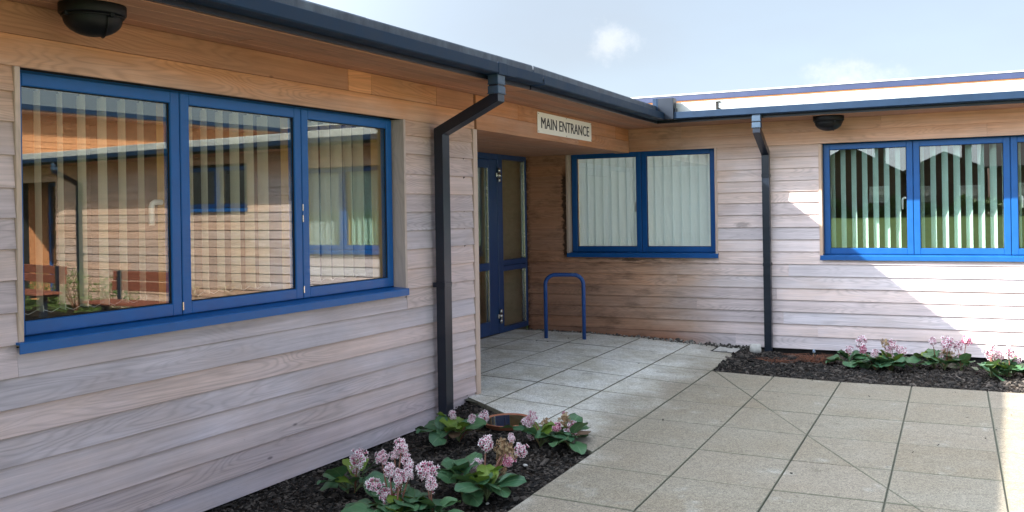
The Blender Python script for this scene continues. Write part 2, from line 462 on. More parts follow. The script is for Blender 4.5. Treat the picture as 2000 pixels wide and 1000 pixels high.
def slatm(name, col, tr):
    k = NT(name)
    co = k.objco()
    n = k.noise(co, 400.0, 2, 0.5)
    c = k.n('ShaderNodeHueSaturation', {'Color': C4(*col), 'Value': k.rng(n, 0.3, 0.7, 0.93, 1.05)}).outputs[0]
    b = k.bsdf(c, 0.85, None, 0.2)
    t = k.n('ShaderNodeBsdfTranslucent', {'Color': c})
    ms = k.n('ShaderNodeMixShader', {0: tr, 1: b.outputs[0], 2: t.outputs[0]})
    k.t.links.new(ms.outputs[0], k.out.inputs['Surface'])
    return k.m
SLAT_C = slatm('cream_blind_fabric', (0.90, 0.87, 0.72), 0.2)
SLAT_G = slatm('pale_green_blind_fabric', (0.84, 0.93, 0.94), 0.42)
SLAT_M = slatm('sea_green_blind_fabric', (0.56, 0.76, 0.68), 0.3)
WATER = glass('dish_water', (0.40, 0.38, 0.36), 3.0, 0.03)

# ------------------------------------------------------------------ helpers
class MB:
    """collects faces; build() links them as one mesh object"""
    def __init__(self):
        self.v, self.f, self.m, self.sm = [], [], [], []
    def add(self, vs, fs, mi=0, smooth=False):
        b = len(self.v)
        self.v += [tuple(p) for p in vs]
        for f in fs:
            self.f.append([i + b for i in f])
            self.m.append(mi)
            self.sm.append(smooth)
    def box(self, a, b, mi=0):
        x0, y0, z0 = a
        x1, y1, z1 = b
        vs = [(x0, y0, z0), (x1, y0, z0), (x1, y1, z0), (x0, y1, z0), (x0, y0, z1), (x1, y0, z1), (x1, y1, z1), (x0, y1, z1)]
        self.add(vs, [(0, 3, 2, 1), (4, 5, 6, 7), (0, 1, 5, 4), (1, 2, 6, 5), (2, 3, 7, 6), (3, 0, 4, 7)], mi)
    def bbox(self, a, b, r, mi=0):
        """box with chamfered edges"""
        c = [(a[i] + b[i]) / 2 for i in range(3)]
        h = [abs(b[i] - a[i]) / 2 for i in range(3)]
        r = min(r, min(h) * 0.45)
        vs, idx = [], {}
        for sx in (-1, 1):
            for sy in (-1, 1):
                for sz in (-1, 1):
                    for ax in range(3):
                        o = [h[0] - r, h[1] - r, h[2] - r]
                        o[ax] = h[ax]
                        idx[(sx, sy, sz, ax)] = len(vs)
                        vs.append((c[0] + sx * o[0], c[1] + sy * o[1], c[2] + sz * o[2]))
        fs = []
        S = (-1, 1)
        for s in S:
            q = [idx[(s, -1, -1, 0)], idx[(s, 1, -1, 0)], idx[(s, 1, 1, 0)], idx[(s, -1, 1, 0)]]
            fs.append(q if s > 0 else q[::-1])
            q = [idx[(-1, s, -1, 1)], idx[(-1, s, 1, 1)], idx[(1, s, 1, 1)], idx[(1, s, -1, 1)]]
            fs.append(q if s > 0 else q[::-1])
            q = [idx[(-1, -1, s, 2)], idx[(1, -1, s, 2)], idx[(1, 1, s, 2)], idx[(-1, 1, s, 2)]]
            fs.append(q if s > 0 else q[::-1])
        for s1 in S:
            for s2 in S:
                q = [idx[(s1, s2, -1, 0)], idx[(s1, s2, -1, 1)], idx[(s1, s2, 1, 1)], idx[(s1, s2, 1, 0)]]
                fs.append(q if s1 * s2 > 0 else q[::-1])
                q = [idx[(s1, -1, s2, 0)], idx[(s1, 1, s2, 0)], idx[(s1, 1, s2, 2)], idx[(s1, -1, s2, 2)]]
                fs.append(q if s1 * s2 > 0 else q[::-1])
                q = [idx[(-1, s1, s2, 1)], idx[(-1, s1, s2, 2)], idx[(1, s1, s2, 2)], idx[(1, s1, s2, 1)]]
                fs.append(q if s1 * s2 > 0 else q[::-1])
        for sx in S:
            for sy in S:
                for sz in S:
                    q = [idx[(sx, sy, sz, 0)], idx[(sx, sy, sz, 1)], idx[(sx, sy, sz, 2)]]
                    fs.append(q if sx * sy * sz > 0 else q[::-1])
        self.add(vs, fs, mi)
    def prism(self, poly, x0, x1, mi=0):
        """poly = [(y, z)...] counter-clockwise seen from +x, swept along x"""
        n = len(poly)
        vs = [(x0, y, z) for y, z in poly] + [(x1, y, z) for y, z in poly]
        fs = [list(range(n))[::-1], list(range(n, 2 * n))]
        for i in range(n):
            j = (i + 1) % n
            fs.append([i, j, n + j, n + i])
        self.add(vs, fs, mi)
    def tube(self, pts, rads, seg=10, mi=0, cap=True, smooth=True):
        pts = [Vector(p) for p in pts]
        if not isinstance(rads, (list, tuple)):
            rads = [rads] * len(pts)
        base = len(self.v)
        prev = None
        for i, p in enumerate(pts):
            d = (pts[min(i + 1, len(pts) - 1)] - pts[max(i - 1, 0)]).normalized()
            if prev is None:
                a = d.orthogonal().normalized()
            else:
                a = (prev - d * prev.dot(d)).normalized()
            prev = a
            b = d.cross(a)
            for k in range(seg):
                t = 2 * math.pi * k / seg
                self.v.append(tuple(p + (a * math.cos(t) + b * math.sin(t)) * rads[i]))
        for i in range(len(pts) - 1):
            for k in range(seg):
                k2 = (k + 1) % seg
                self.f.append([base + i * seg + k, base + i * seg + k2, base + (i + 1) * seg + k2, base + (i + 1) * seg + k])
                self.m.append(mi); self.sm.append(smooth)
        if cap:
            self.f.append([base + k for k in range(seg)][::-1]); self.m.append(mi); self.sm.append(False)
            e = base + (len(pts) - 1) * seg
            self.f.append([e + k for k in range(seg)]); self.m.append(mi); self.sm.append(False)
    def lathe(self, prof, c=(0, 0, 0), seg=28, mi=0, smooth=True, sx=1.0, sy=1.0):
        base = len(self.v)
        for r, z in prof:
            for k in range(seg):
                t = 2 * math.pi * k / seg
                self.v.append((c[0] + r * math.cos(t) * sx, c[1] + r * math.sin(t) * sy, c[2] + z))
        for i in range(len(prof) - 1):
            for k in range(seg):
                k2 = (k + 1) % seg
                self.f.append([base + i * seg + k, base + i * seg + k2, base + (i + 1) * seg + k2, base + (i + 1) * seg + k])
                self.m.append(mi); self.sm.append(smooth)
    def mesh(self, name, mats):
        me = bpy.data.meshes.new(name)
        me.from_pydata(self.v, [], self.f)
        for m in (mats if isinstance(mats, (list, tuple)) else [mats]):
            me.materials.append(m)
        me.polygons.foreach_set('material_index', self.m)
        me.polygons.foreach_set('use_smooth', self.sm)
        me.update()
        return me
    def build(self, name, mats, parent=None, frame=None):
        return link(name, self.mesh(name, mats), parent, frame)

def link(name, me, parent=None, frame=None):
    o = bpy.data.objects.new(name, me)
    COL.objects.link(o)
    if frame is not None:
        o.matrix_basis = frame
    if parent is not None:
        o.parent = parent
        o.matrix_parent_inverse = WORLDM[parent.name].inverted()
    WORLDM[o.name] = frame.copy() if frame is not None else Matrix.Identity(4)
    return o
WORLDM = {}
def tag(o, label=None, cat=None, group=None, kind=None):
    if label: o['label'] = label
    if cat: o['category'] = cat
    if group: o['group'] = group
    if kind: o['kind'] = kind
    return o
def thing(name, label, cat, loc=(0, 0, 0), group=None, kind=None):
    o = bpy.data.objects.new(name, None)
    COL.objects.link(o)
    o.location = loc
    o.empty_display_size = 0.2
    WORLDM[o.name] = Matrix.Translation(Vector(loc))
    return tag(o, label, cat, group, kind)

# wall frames: local x runs along the wall, local y goes INTO the wall, z is up
A_ANG = 0.049026
FA = Matrix.Translation((-3.645, 4.619, 0)) @ Matrix.Rotation(math.pi / 2 - A_ANG, 4, 'Z') @ Matrix.Translation((-4.619, 0, 0))   # left wall, x = distance s
pA = FA @ Vector((6.75, 0, 0))
FA0 = FA
FB0 = Matrix.Translation((pA.x, pA.y, 0)) @ Matrix.Rotation(math.pi / 2, 4, 'Z') @ Matrix.Translation((-pA.y, 0, 0))             # beam over the porch, x = world Y
YW = 10.737
FR0 = Matrix.Translation((0, YW, 0))                                                                             # rear wall, x = world X
XB = pA.x
# the survey plane is the outer face of the boards; their backs lie a little deeper
PUSH = Matrix.Translation((0, 0.022, 0))
FA = FA0 @ PUSH; FB = FB0 @ PUSH; FR = FR0 @ PUSH

# ------------------------------------------------------------------ ground
def lawn_z(x, y):
    d = max(0.0, -y - 6)
    return -0.12 + 0.02 * d if d < 45 else -0.12 + 0.9 + 0.004 * (d - 45)
mb = MB()
xs = [-600, -200, -80, -40, -20, -12, -6, 0, 6, 12, 20, 40, 80, 200, 600]
ys = [-600, -200, -110, -80, -51, -40, -30, -20, -12, -6, 0, 10, 30, 80, 200, 600]
vs_ = [(x, y, lawn_z(x, y)) for y in ys for x in xs]
fs_ = [(j * len(xs) + i, j * len(xs) + i + 1, (j + 1) * len(xs) + i + 1, (j + 1) * len(xs) + i) for j in range(len(ys) - 1) for i in range(len(xs) - 1)]
mb.add(vs_, fs_)
tag(mb.build('lawn', GRASS), 'mown green lawn that reflects in the right hand window', None, kind='structure')

ZX = [(-6, 0.137), (-4.5, 0.133), (-3.912, 0.122), (-3.32, 0.095), (-2.728, 0.058), (-2.136, 0.028), (-1.544, 0.011), (-0.952, 0.0), (20, 0.0)]
def zs(x):
    for (a, za), (b, zb) in zip(ZX, ZX[1:]):
        if x <= b:
            return za + (zb - za) * (x - a) / (b - a)
    return 0.0

def clip(poly, a, b, c):
    """keep the side where a*x + b*y + c >= 0"""
    out = []
    for i in range(len(poly)):
        p, q = poly[i], poly[(i + 1) % len(poly)]
        dp, dq = a * p[0] + b * p[1] + c, a * q[0] + b * q[1] + c
        if dp >= 0:
            out.append(p)
        if (dp > 0 > dq) or (dp < 0 < dq):
            t = dp / (dp - dq)
            out.append((p[0] + (q[0] - p[0]) * t, p[1] + (q[1] - p[1]) * t))
    return out
def inset(poly, d):
    """move every edge of a convex counter-clockwise polygon inwards"""
    out = poly
    for i in range(len(poly)):
        p, q = poly[i], poly[(i + 1) % len(poly)]
        ex, ey = q[0] - p[0], q[1] - p[1]
        l = math.hypot(ex, ey)
        if l < 1e-6:
            continue
        nx, ny = -ey / l, ex / l
        out = clip(out, nx, ny, -(nx * p[0] + ny * p[1]) - d)
        if len(out) < 3:
            return []
    res = []
    for p in out:
        if not res or math.hypot(p[0] - res[-1][0], p[1] - res[-1][1]) > 1e-4:
            res.append(p)
    return res
def slab_mesh(mb, poly, dz, tx, ty):
    cxm = sum(p[0] for p in poly) / len(poly); cym = sum(p[1] for p in poly) / len(poly)
    inner = inset(poly, 0.0045)
    if len(inner) < 3:
        return
    h = lambda x, y: zs(x) + dz + tx * (x - cxm) + ty * (y - cym)
    n, m = len(inner), len(poly)
    mb.add([(x, y, h(x, y)) for x, y in inner], [tuple(range(n))])
    if n == m:
        # pair inner and outer corners by nearest
        k0 = min(range(n), key=lambda k: (inner[k][0] - poly[0][0]) ** 2 + (inner[k][1] - poly[0][1]) ** 2)
        inr = inner[k0:] + inner[:k0]
        vs = [(x, y, h(x, y)) for x, y in inr] + [(x, y, h(x, y) - 0.003) for x, y in poly] + [(x, y, h(x, y) - 0.045) for x, y in poly]
        fs = []
        for i in range(n):
            j = (i + 1) % n
            fs += [(i, n + i, n + j, j), (n + i, 2 * n + i, 2 * n + j, n + j)]
        mb.add(vs, fs, 1)
    else:
        vs = [(x, y, h(x, y)) for x, y in inner] + [(x, y, h(x, y) - 0.045) for x, y in inner]
        mb.add(vs, [(i, n + i, n + (i + 1) % n, (i + 1) % n) for i in range(n)])

XL = [-4.93, -4.504, -3.912, -3.32, -2.728, -2.136, -1.544, -0.952, -0.360, 0.232, 0.824, 1.416, 2.008, 2.6, 3.192, 3.784, 4.376, 4.968, 5.56, 6.152, 6.744, 7.336, 7.928, 8.52, 9.112]
YL = [-2.8, -2.1, -1.4, -0.7, 0.0, 0.69, 1.37, 2.05, 2.7, 3.34, 3.98, 4.66, 5.34, 6.01, 6.70, 7.41, 8.13, 8.85, 9.57, 10.36]
D0, D1 = (-3.54, 6.55), (-2.15, 5.635)        # back edge of the near bed
dl = math.hypot(D1[0] - D0[0], D1[1] - D0[1])
DN = (-(D1[1] - D0[1]) / dl, (D1[0] - D0[0]) / dl)   # points to the porch
DC = -(DN[0] * D0[0] + DN[1] * D0[1])
# the cut that folds the ramp down to the level paving
C0 = (-2.136, 8.93); cd = (1.176, -2.20); cl = math.hypot(*cd); CN = (-cd[1] / cl, cd[0] / cl); CC = -(CN[0] * C0[0] + CN[1] * C0[1])
paving_root = thing('paving', 'buff concrete slab paving ramping up to the entrance', None, (0, 6, 0), kind='structure')
far = MB()
far_n = 0
rs = random.Random(5)
for i in range(len(XL) - 1):
    for j in range(len(YL) - 1):
        x0, x1, y0, y1 = XL[i], XL[i + 1], YL[j], YL[j + 1]
        if x0 >= -2.2 and y0 >= 8.8: continue                      # bed along the rear wall
        if x1 <= -2.1 and y1 <= 5.4: continue                       # near bed
        jx = 0.0030 + rs.random() * 0.0008; jy = 0.0034 + rs.random() * 0.0012
        poly = [(x0 + jx, y0 + jy), (x1 - jx, y0 + jy), (x1 - jx, y1 - jy), (x0 + jx, y1 - jy)]
        if x1 <= -2.1:
            poly = clip(poly, DN[0], DN[1], DC)
            if y0 < 6.6: poly = clip(poly, 1, 0, 3.56)
            if len(poly) < 3: continue
        parts = [poly]
        if x0 >= -2.2 and x1 <= 0.9 and y1 > 3.0:
            a = clip(poly, CN[0], CN[1], CC - 0.002); b = clip(poly, -CN[0], -CN[1], -CC - 0.002)
            parts = [p for p in (a, b) if len(p) >= 3]
        for k, p in enumerate(parts):
            q = p
            if len(q) < 3: continue
            ar = abs(sum(q[m][0] * q[(m + 1) % len(q)][1] - q[(m + 1) % len(q)][0] * q[m][1] for m in range(len(q)))) / 2
            if ar < 0.0008: continue
            # in view of the camera?
            ccx = (x0 + x1) / 2; ccy = (y0 + y1) / 2
            d_ = Vector((ccx, ccy, 0)); fw_ = d_.dot(fwd); rt_ = d_.dot(rgt)
            vis = fw_ > 3.2 and abs(rt_ / fw_) < 0.66
            args = (q, rs.uniform(-0.0012, 0.0012), rs.uniform(-0.002, 0.002), rs.uniform(-0.002, 0.002))
            if vis:
                m_ = MB(); slab_mesh(m_, *args)
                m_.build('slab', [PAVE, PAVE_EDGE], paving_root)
            else:
                slab_mesh(far, *args); far_n += 1
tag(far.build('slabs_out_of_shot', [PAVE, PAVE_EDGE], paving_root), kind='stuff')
# jointing sand under the slabs, following the fall
mb = MB()
xx = [-4.95, -4.504, -3.912, -3.32, -2.728, -2.136, -1.544, -0.952, 9.1]
for a, b in zip(xx, xx[1:]):
    if b <= -2.1:
        ya = max(5.6, min(6.6, D0[1] + (a - D0[0]) * (D1[1] - D0[1]) / (D1[0] - D0[0])))
        yb = max(5.62, min(6.6, D0[1] + (b - D0[0]) * (D1[1] - D0[1]) / (D1[0] - D0[0])))
        ye = 10.355
        ya += 0.02; yb += 0.02
    else:
        ya = yb = -2.79; ye = 8.845
    mb.add([(a, ya, zs(a) - 0.010), (b, yb, zs(b) - 0.010), (b, ye, zs(b) - 0.010), (a, ye, zs(a) - 0.010)], [(0, 1, 2, 3)])
tag(mb.build('joint_sand', JOINT, paving_root))
# bed soil
def bed_z1(x, y):
    d = -(DN[0] * x + DN[1] * y + DC)
    t = max(0.0, min(1.0, 1 - d / 0.55))
    t = t * t * (3 - 2 * t)
    return -0.022 + t * (zs(max(-3.6, x)) * 0.78)
def bed_z2(x, y): return -0.018 + 0.05 * max(0.0, min(1.0, (-1.75 - x) / 0.35)) * max(0.0, min(1.0, (y - 8.9) / 0.3)) - 0.05 * min(1.0, max(0, (y - 9.4) / 1.2)) ** 1.3
mb = MB()
gx = [-3.9 + i * 0.08 for i in range(23)]
gy = [1.0 + i * 0.1 for i in range(60)]
nz = mathutils.noise.noise
P_ = {}
for i, x in enumerate(gx):
    for j, y in enumerate(gy):
        mb.v.append((min(x, -2.138), y, bed_z1(x, y) + 0.010 * nz((x * 5, y * 5, 0))))
for i in range(len(gx) - 1):
    for j in range(len(gy) - 1):
        a = i * len(gy) + j
        xc, yc = gx[i + 1], gy[j]
        if DN[0] * xc + DN[1] * yc + DC > 0.12: continue
        mb.f.append([a, a + len(gy), a + len(gy) + 1, a + 1]); mb.m.append(0); mb.sm.append(True)
tag(mb.build('flower_bed_soil', SOIL), 'dark planting bed between the near wall and the paving', None, kind='structure')
mb = MB()
gx2 = [-2.134 + i * 0.12 for i in range(94)]
gy2 = [8.852 + i * 0.1 for i in range(20)]
for i, x in enumerate(gx2):
    for j, y in enumerate(gy2):
        mb.v.append((x, y, bed_z2(x, y) + 0.010 * nz((x * 5, y * 5, 3))))
for i in range(len(gx2) - 1):
    for j in range(len(gy2) - 1):
        a = i * len(gy2) + j
        mb.f.append([a, a + len(gy2), a + len(gy2) + 1, a + 1]); mb.m.append(0); mb.sm.append(True)
tag(mb.build('flower_bed_soil', SOIL), 'dark planting bed along the foot of the rear wall', None, kind='structure')

def chips(name, label, mat, n, sampler, size, parent=None, cube=False):
    """loose bark or stones, every one a small tilted wedge"""
    vs, fs, tint = [], [], []
    r = random.Random(name + label)
    for _ in range(n):
        x, y, z = sampler(r)
        l = size[0] * r.uniform(0.35, 1.2) * (1 if r.random() > 0.07 else r.uniform(1.7, 3.0))
        w = l * r.uniform(0.25, 0.6) if not cube else l * r.uniform(0.7, 1)
        t = w * r.uniform(0.2, 0.5) if not cube else l * r.uniform(0.5, 0.8)
        m = mathutils.Euler((r.gauss(0, 0.35), r.gauss(0, 0.35), r.uniform(0, 6.28))).to_matrix()
        b = len(vs)
        e = r.uniform(0.3, 0.9)
        for q in ((-l, -w, -t), (l, -w * e, -t), (l * e, w, -t), (-l * 0.8, w * 0.9, -t), (-l * 0.8, -w * 0.7, t), (l * 0.8, -w * e * 0.7, t), (l * e * 0.8, w * 0.7, t), (-l * 0.6, w * 0.7, t)):
            p = m @ Vector(q) * 0.5
            vs.append((p.x + x, p.y + y, p.z + z))
        fs += [(b + 4, b + 5, b + 6, b + 7), (b, b + 1, b + 5, b + 4), (b + 1, b + 2, b + 6, b + 5), (b + 2, b + 3, b + 7, b + 6), (b + 3, b, b + 4, b + 7)]
        c = r.random() ** 2.6 * 0.8 if not cube else (r.random() ** 2.6)
        if r.random() < 0.03: c = 1.0
        tint += [c] * 8
    me = bpy.data.meshes.new(name)
    me.from_pydata(vs, [], fs)
    me.materials.append(mat)
    at = me.attributes.new('tint', 'FLOAT', 'POINT')
    at.data.foreach_set('value', tint)
    return tag(link(name, me, parent), label, None, kind='stuff')
def s_bed1(r):
    while True:
        x, y = r.uniform(-3.75, -2.14), r.uniform(3.4, 6.75)
        wallx = -3.645 + 0.049 * (y - 4.619)
        if x < wallx - 0.05: continue
        if DN[0] * x + DN[1] * y + DC > -0.005: continue
        return x, y, bed_z1(x, y) + 0.010 * nz((x * 5, y * 5, 0)) + r.uniform(0, 0.016)
def s_bed2(r):
    x = -2.13 + (r.random() ** 1.3) * 4.2
    y = r.uniform(8.86, 10.72)
    return x, y, bed_z2(x, y) + 0.010 * nz((x * 5, y * 5, 3)) + r.uniform(0, 0.018)
tag(chips('bark_mulch', 'chipped dark bark mulch in the near corner bed', CHIP, 15000, s_bed1, (0.030, 0)), cat='bark mulch')
tag(chips('bark_mulch', 'chipped dark bark mulch in the bed under the rear wall', CHIP, 15000, s_bed2, (0.034, 0)), cat='bark mulch')
def s_peb(r):
    x = r.uniform(-4.8, -2.12)
    z = zs(x)
    t = r.random()
    if r.random() < 0.86: y = r.uniform(10.37, 10.70); zz = z * 0.75 - 0.012
    else: y = r.uniform(10.30, 10.40); zz = z + 0.004
    return x, y, zz + r.uniform(-0.006, 0.008)
tag(chips('gravel_margin', 'loose white and dark pebbles along the foot of the porch wall', PEBBLE, 1500, s_peb, (0.017, 0), cube=True), cat='gravel')
mb = MB(); mb.add([(-4.93, 10.34, 0.10), (-2.13, 10.34, 0.0), (-2.13, 10.74, -0.02), (-4.93, 10.74, 0.07)], [(0, 1, 2, 3)])
mb.build('gravel_bed_soil', SOIL)['kind'] = 'structure'
def s_stray(r):
    k = r.random()
    if k < 0.35:
        x = r.uniform(-4.6, -2.4); y = r.uniform(9.4, 10.3)
    elif k < 0.7:
        x = r.uniform(-2.9, 0.8); y = r.uniform(8.6, 8.84) if r.random() < 0.4 else r.uniform(6, 8.8)
    else:
        x = r.uniform(-2.1, 0.5); y = r.uniform(5.2, 8.8)
    return x, y, zs(x) + 0.004
tag(chips('stray_bark', 'few stray bark crumbs lying on the slabs', CHIP, 44, s_stray, (0.022, 0)), cat='bark crumbs')

# ------------------------------------------------------------------ buildings
def board(par, frame, x0, x1, z0, z1, mat, bot=0.025, topo=0.010, name='board', lip=0.012):
    mb = MB()
    j = rnd.uniform(-0.0012, 0.0012)
    b, t = -bot + j, -topo + j
    mb.prism([(b, z0 + 0.002), (b + 0.003, z0), (-0.0002, z0), (-0.0002, z1 + lip), (t, z1 + lip)][::-1][::-1], x0, x1)
    # profile is given outside-in; make it wind the right way
    return mb.build(name, mat, par, frame)
def flat_board(par, frame, x0, x1, z0, z1, mat, th=0.020, name='board', out=0.0):
    mb = MB()
    mb.bbox((x0, -th - out, z0 + 0.0012), (x1, -0.0005, z1 - 0.0012), 0.0018)
    return mb.build(name, mat, par, frame)
def wall_core(par, frame, x0, x1, z0, z1, openings, th=0.2, mat=None, name='wall_core', y0=0.001):
    xs_ = sorted(set([x0, x1] + [o[0] for o in openings] + [o[1] for o in openings]))
    zs_ = sorted(set([z0, z1] + [o[2] for o in openings] + [o[3] for o in openings]))
    mb = MB()
    for a, b in zip(xs_, xs_[1:]):
        for c_, d in zip(zs_, zs_[1:]):
            mx_, mz_ = (a + b) / 2, (c_ + d) / 2
            if any(o[0] < mx_ < o[1] and o[2] < mz_ < o[3] for o in openings):
                continue
            mb.box((a, y0, c_), (b, th, d))
    return mb.build(name, mat or VOID, par, frame)

def courses(par, frame, x0, x1, zl, mat, openings, splits=(), prob=0.0):
    """overlapping boards; an opening interrupts the courses it crosses"""
    for k, (a, b) in enumerate(zip(zl, zl[1:])):
        segs = [(x0, x1)]
        for (ox0, ox1, oz0, oz1) in openings:
            if b - 0.02 > oz0 and a + 0.02 < oz1:
                ns = []
                for s0, s1 in segs:
                    if ox1 <= s0 or ox0 >= s1:
                        ns.append((s0, s1)); continue
                    if ox0 > s0: ns.append((s0, ox0))
                    if ox1 < s1: ns.append((ox1, s1))
                segs = ns
        cuts = [c_ for kk, c_ in splits if kk == k]
        for s0, s1 in segs:
            pts = [s0] + sorted([c_ for c_ in cuts if s0 + 0.05 < c_ < s1 - 0.05]) + [s1]
            # long runs are made of several lengths
            out = [pts[0]]
            for p, q in zip(pts, pts[1:]):
                while q - out[-1] > 3.9 and prob:
                    out.append(out[-1] + rnd.uniform(2.2, 3.6))
                out.append(q)
            for p, q in zip(out, out[1:]):
                zz0 = a
                board(par, frame, p + 0.0008, q - 0.0008, zz0, b, mat)

def cut_box(mb, x0, x1, y0, y1, z0, z1, r=0.004, mi=0):
    mb.bbox((x0, y0, z0), (x1, y1, z1), r, mi)

def sash(par, frame, x0, x1, z0, z1, blue, glass_m, y=0.09, w=0.062, name='casement_frame'):
    mb = MB()
    th = 0.058
    wb = w + 0.004
    # bottom and top rails run between the stiles
    cut_box(mb, x0, x0 + w, y, y + th, z0, z1)
    cut_box(mb, x1 - w, x1, y, y + th, z0, z1)
    cut_box(mb, x0 + w - 0.001, x1 - w + 0.001, y + 0.0006, y + th - 0.0006, z0 + 0.0006, z0 + wb)
    cut_box(mb, x0 + w - 0.001, x1 - w + 0.001, y + 0.0006, y + th - 0.0006, z1 - w, z1 - 0.0006)
    o = mb.build(name, blue, par, frame)
    g = MB()
    g.box((x0 + w - 0.006, y + 0.018, z0 + wb - 0.006), (x1 - w + 0.006, y + 0.024, z1 - w + 0.006))
    g.build('glass_pane', glass_m, par, frame)
    s = MB()
    # rubber gasket and inner pine lining of the rebate
    yy = y + 0.012
    for a, b, c_, d in ((x0 + w - 0.001, x0 + w + 0.006, z0 + wb, z1 - w), (x1 - w - 0.006, x1 - w + 0.001, z0 + wb, z1 - w), (x0 + w, x1 - w, z0 + wb - 0.001, z0 + wb + 0.005), (x0 + w, x1 - w, z1 - w - 0.005, z1 - w + 0.001)):
        s.box((a, yy, c_), (b, yy + 0.006, d))
    s.build('glazing_gasket', VOID, par, frame)
    return o

def window(par, frame, edges, z0, z1, blue, glass_m, sill=(0.0, 0.0), handles=(), name='window', jl=0.03, jr=0.03, handle_side='r', reveal=True):
    """edges = casement boundaries along the wall"""
    x0, x1 = edges[0], edges[-1]
    mb = MB()
    y0, y1 = 0.115, 0.165
    e = 0.012
    mb.box((x0 - e, y0, z0 - e), (x0 + 0.03, y1, z1 + e)); mb.box((x1 - 0.03, y0, z0 - e), (x1 + e, y1, z1 + e))
    mb.box((x0 + 0.03, y0 + 0.001, z0 - e), (x1 - 0.03, y1 - 0.001, z0 + 0.03)); mb.box((x0 + 0.03, y0 + 0.001, z1 - 0.03), (x1 - 0.03, y1 - 0.001, z1 + e))
    for m in edges[1:-1]:
        mb.box((m - 0.025, y0 + 0.002, z0 + 0.03), (m + 0.025, y1 - 0.002, z1 - 0.03))
    w = mb.build(name, blue, par, frame)
    for a, b in zip(edges, edges[1:]):
        sash(w, frame, a + 0.003, b - 0.003, z0, z1, blue, glass_m)
    pn = MB()
    for m in edges[1:-1]:
        pn.box((m - 0.034, 0.166, z0), (m + 0.034, 0.235, z1))
    pn.box((x0 - 0.02, 0.166, z0 - 0.02), (x0 + 0.03, 0.26, z1 + 0.02)); pn.box((x1 - 0.03, 0.166, z0 - 0.02), (x1 + 0.02, 0.26, z1 + 0.02))
    pn.box((x0 + 0.03, 0.167, z0 - 0.02), (x1 - 0.03, 0.26, z0 + 0.015)); pn.box((x0 + 0.03, 0.167, z1 + 0.0), (x1 - 0.03, 0.26, z1 + 0.02))
    pn.build('inner_pine_frame', W_PINE, w, frame)
    # projecting metal sill: upstand, sloping top, front face
    sl = MB()
    a, b = x0 - sill[0], x1 + sill[1]
    zf0, zf1 = z0 - 0.062, z0 - 0.012
    sl.prism([(-0.034, zf0), (-0.034, zf1 - 0.006), (-0.030, zf1 - 0.001), (0.10, z0 - 0.004), (0.10, z0 - 0.012), (-0.028, zf1 - 0.012), (-0.028, zf0)][::-1], a, b)
    sl.build('window_sill', blue, w, frame)
    for hx, side in handles:
        h = MB()
        d = 1 if side == 'l' else -1
        hz = z0 + (z1 - z0) * 0.5
        h.bbox((hx - 0.014, 0.150, hz - 0.035), (hx + 0.014, 0.160, hz + 0.035), 0.003)
        h.tube([(hx, 0.155, hz), (hx, 0.195, hz), (hx + d * 0.01, 0.205, hz), (hx + d * 0.055, 0.207, hz), (hx + d * 0.072, 0.207, hz - 0.012), (hx + d * 0.074, 0.207, hz - 0.035), (hx + d * 0.074, 0.207, hz - 0.125)], [0.011, 0.011, 0.011, 0.0115, 0.0115, 0.0115, 0.010], 10)
        h.build('window_handle', WHITE, w, frame)
    return w
def reveal(par, frame, x0, x1, z0, z1, left=True, right=True, wl=0.028):
    """upright cedar trims that line the sides of an opening"""
    if left:
        mb = MB(); mb.bbox((x0 - wl, -0.030, z0), (x0 - 0.002, 0.115, z1), 0.002); mb.build('trim', W_TRIM, par, frame)
    if right:
        mb = MB(); mb.bbox((x1 + 0.002, -0.030, z0), (x1 + wl, 0.115, z1), 0.002); mb.build('trim', W_TRIM, par, frame)

def room(par, frame, x0, x1, y0, y1, z0, z1, mat=ROOMDARK, back=True, hole=None):
    mb = MB()
    vs = [(x0, y0, z0), (x1, y0, z0), (x1, y1, z0), (x0, y1, z0), (x0, y0, z1), (x1, y0, z1), (x1, y1, z1), (x0, y1, z1)]
    t = 0.05
    if back: mb.box((x0, y1, z0), (x1, y1 + t, z1))
    mb.box((x0 - t, y0, z0), (x0, y1 + t, z1)); mb.box((x1, y0, z0), (x1 + t, y1 + t, z1))
    mb.box((x0 - t, y0, z0 - t), (x1 + t, y1 + t, z0 - 0.001), 1)
    if hole:
        a, b, c_, d = hole
        for q in (((x0 - t, y0), (a, y1 + t)), ((b, y0), (x1 + t, y1 + t)), ((a, y0), (b, c_)), ((a, d), (b, y1 + t))):
            mb.box((*q[0], z1 + 0.001), (*q[1], z1 + t), 0)
    else:
        mb.box((x0 - t, y0, z1 + 0.001), (x1 + t, y1 + t, z1 + t), 0)
    mb.build('room_lining', [mat, ROOMDARK], par, frame)

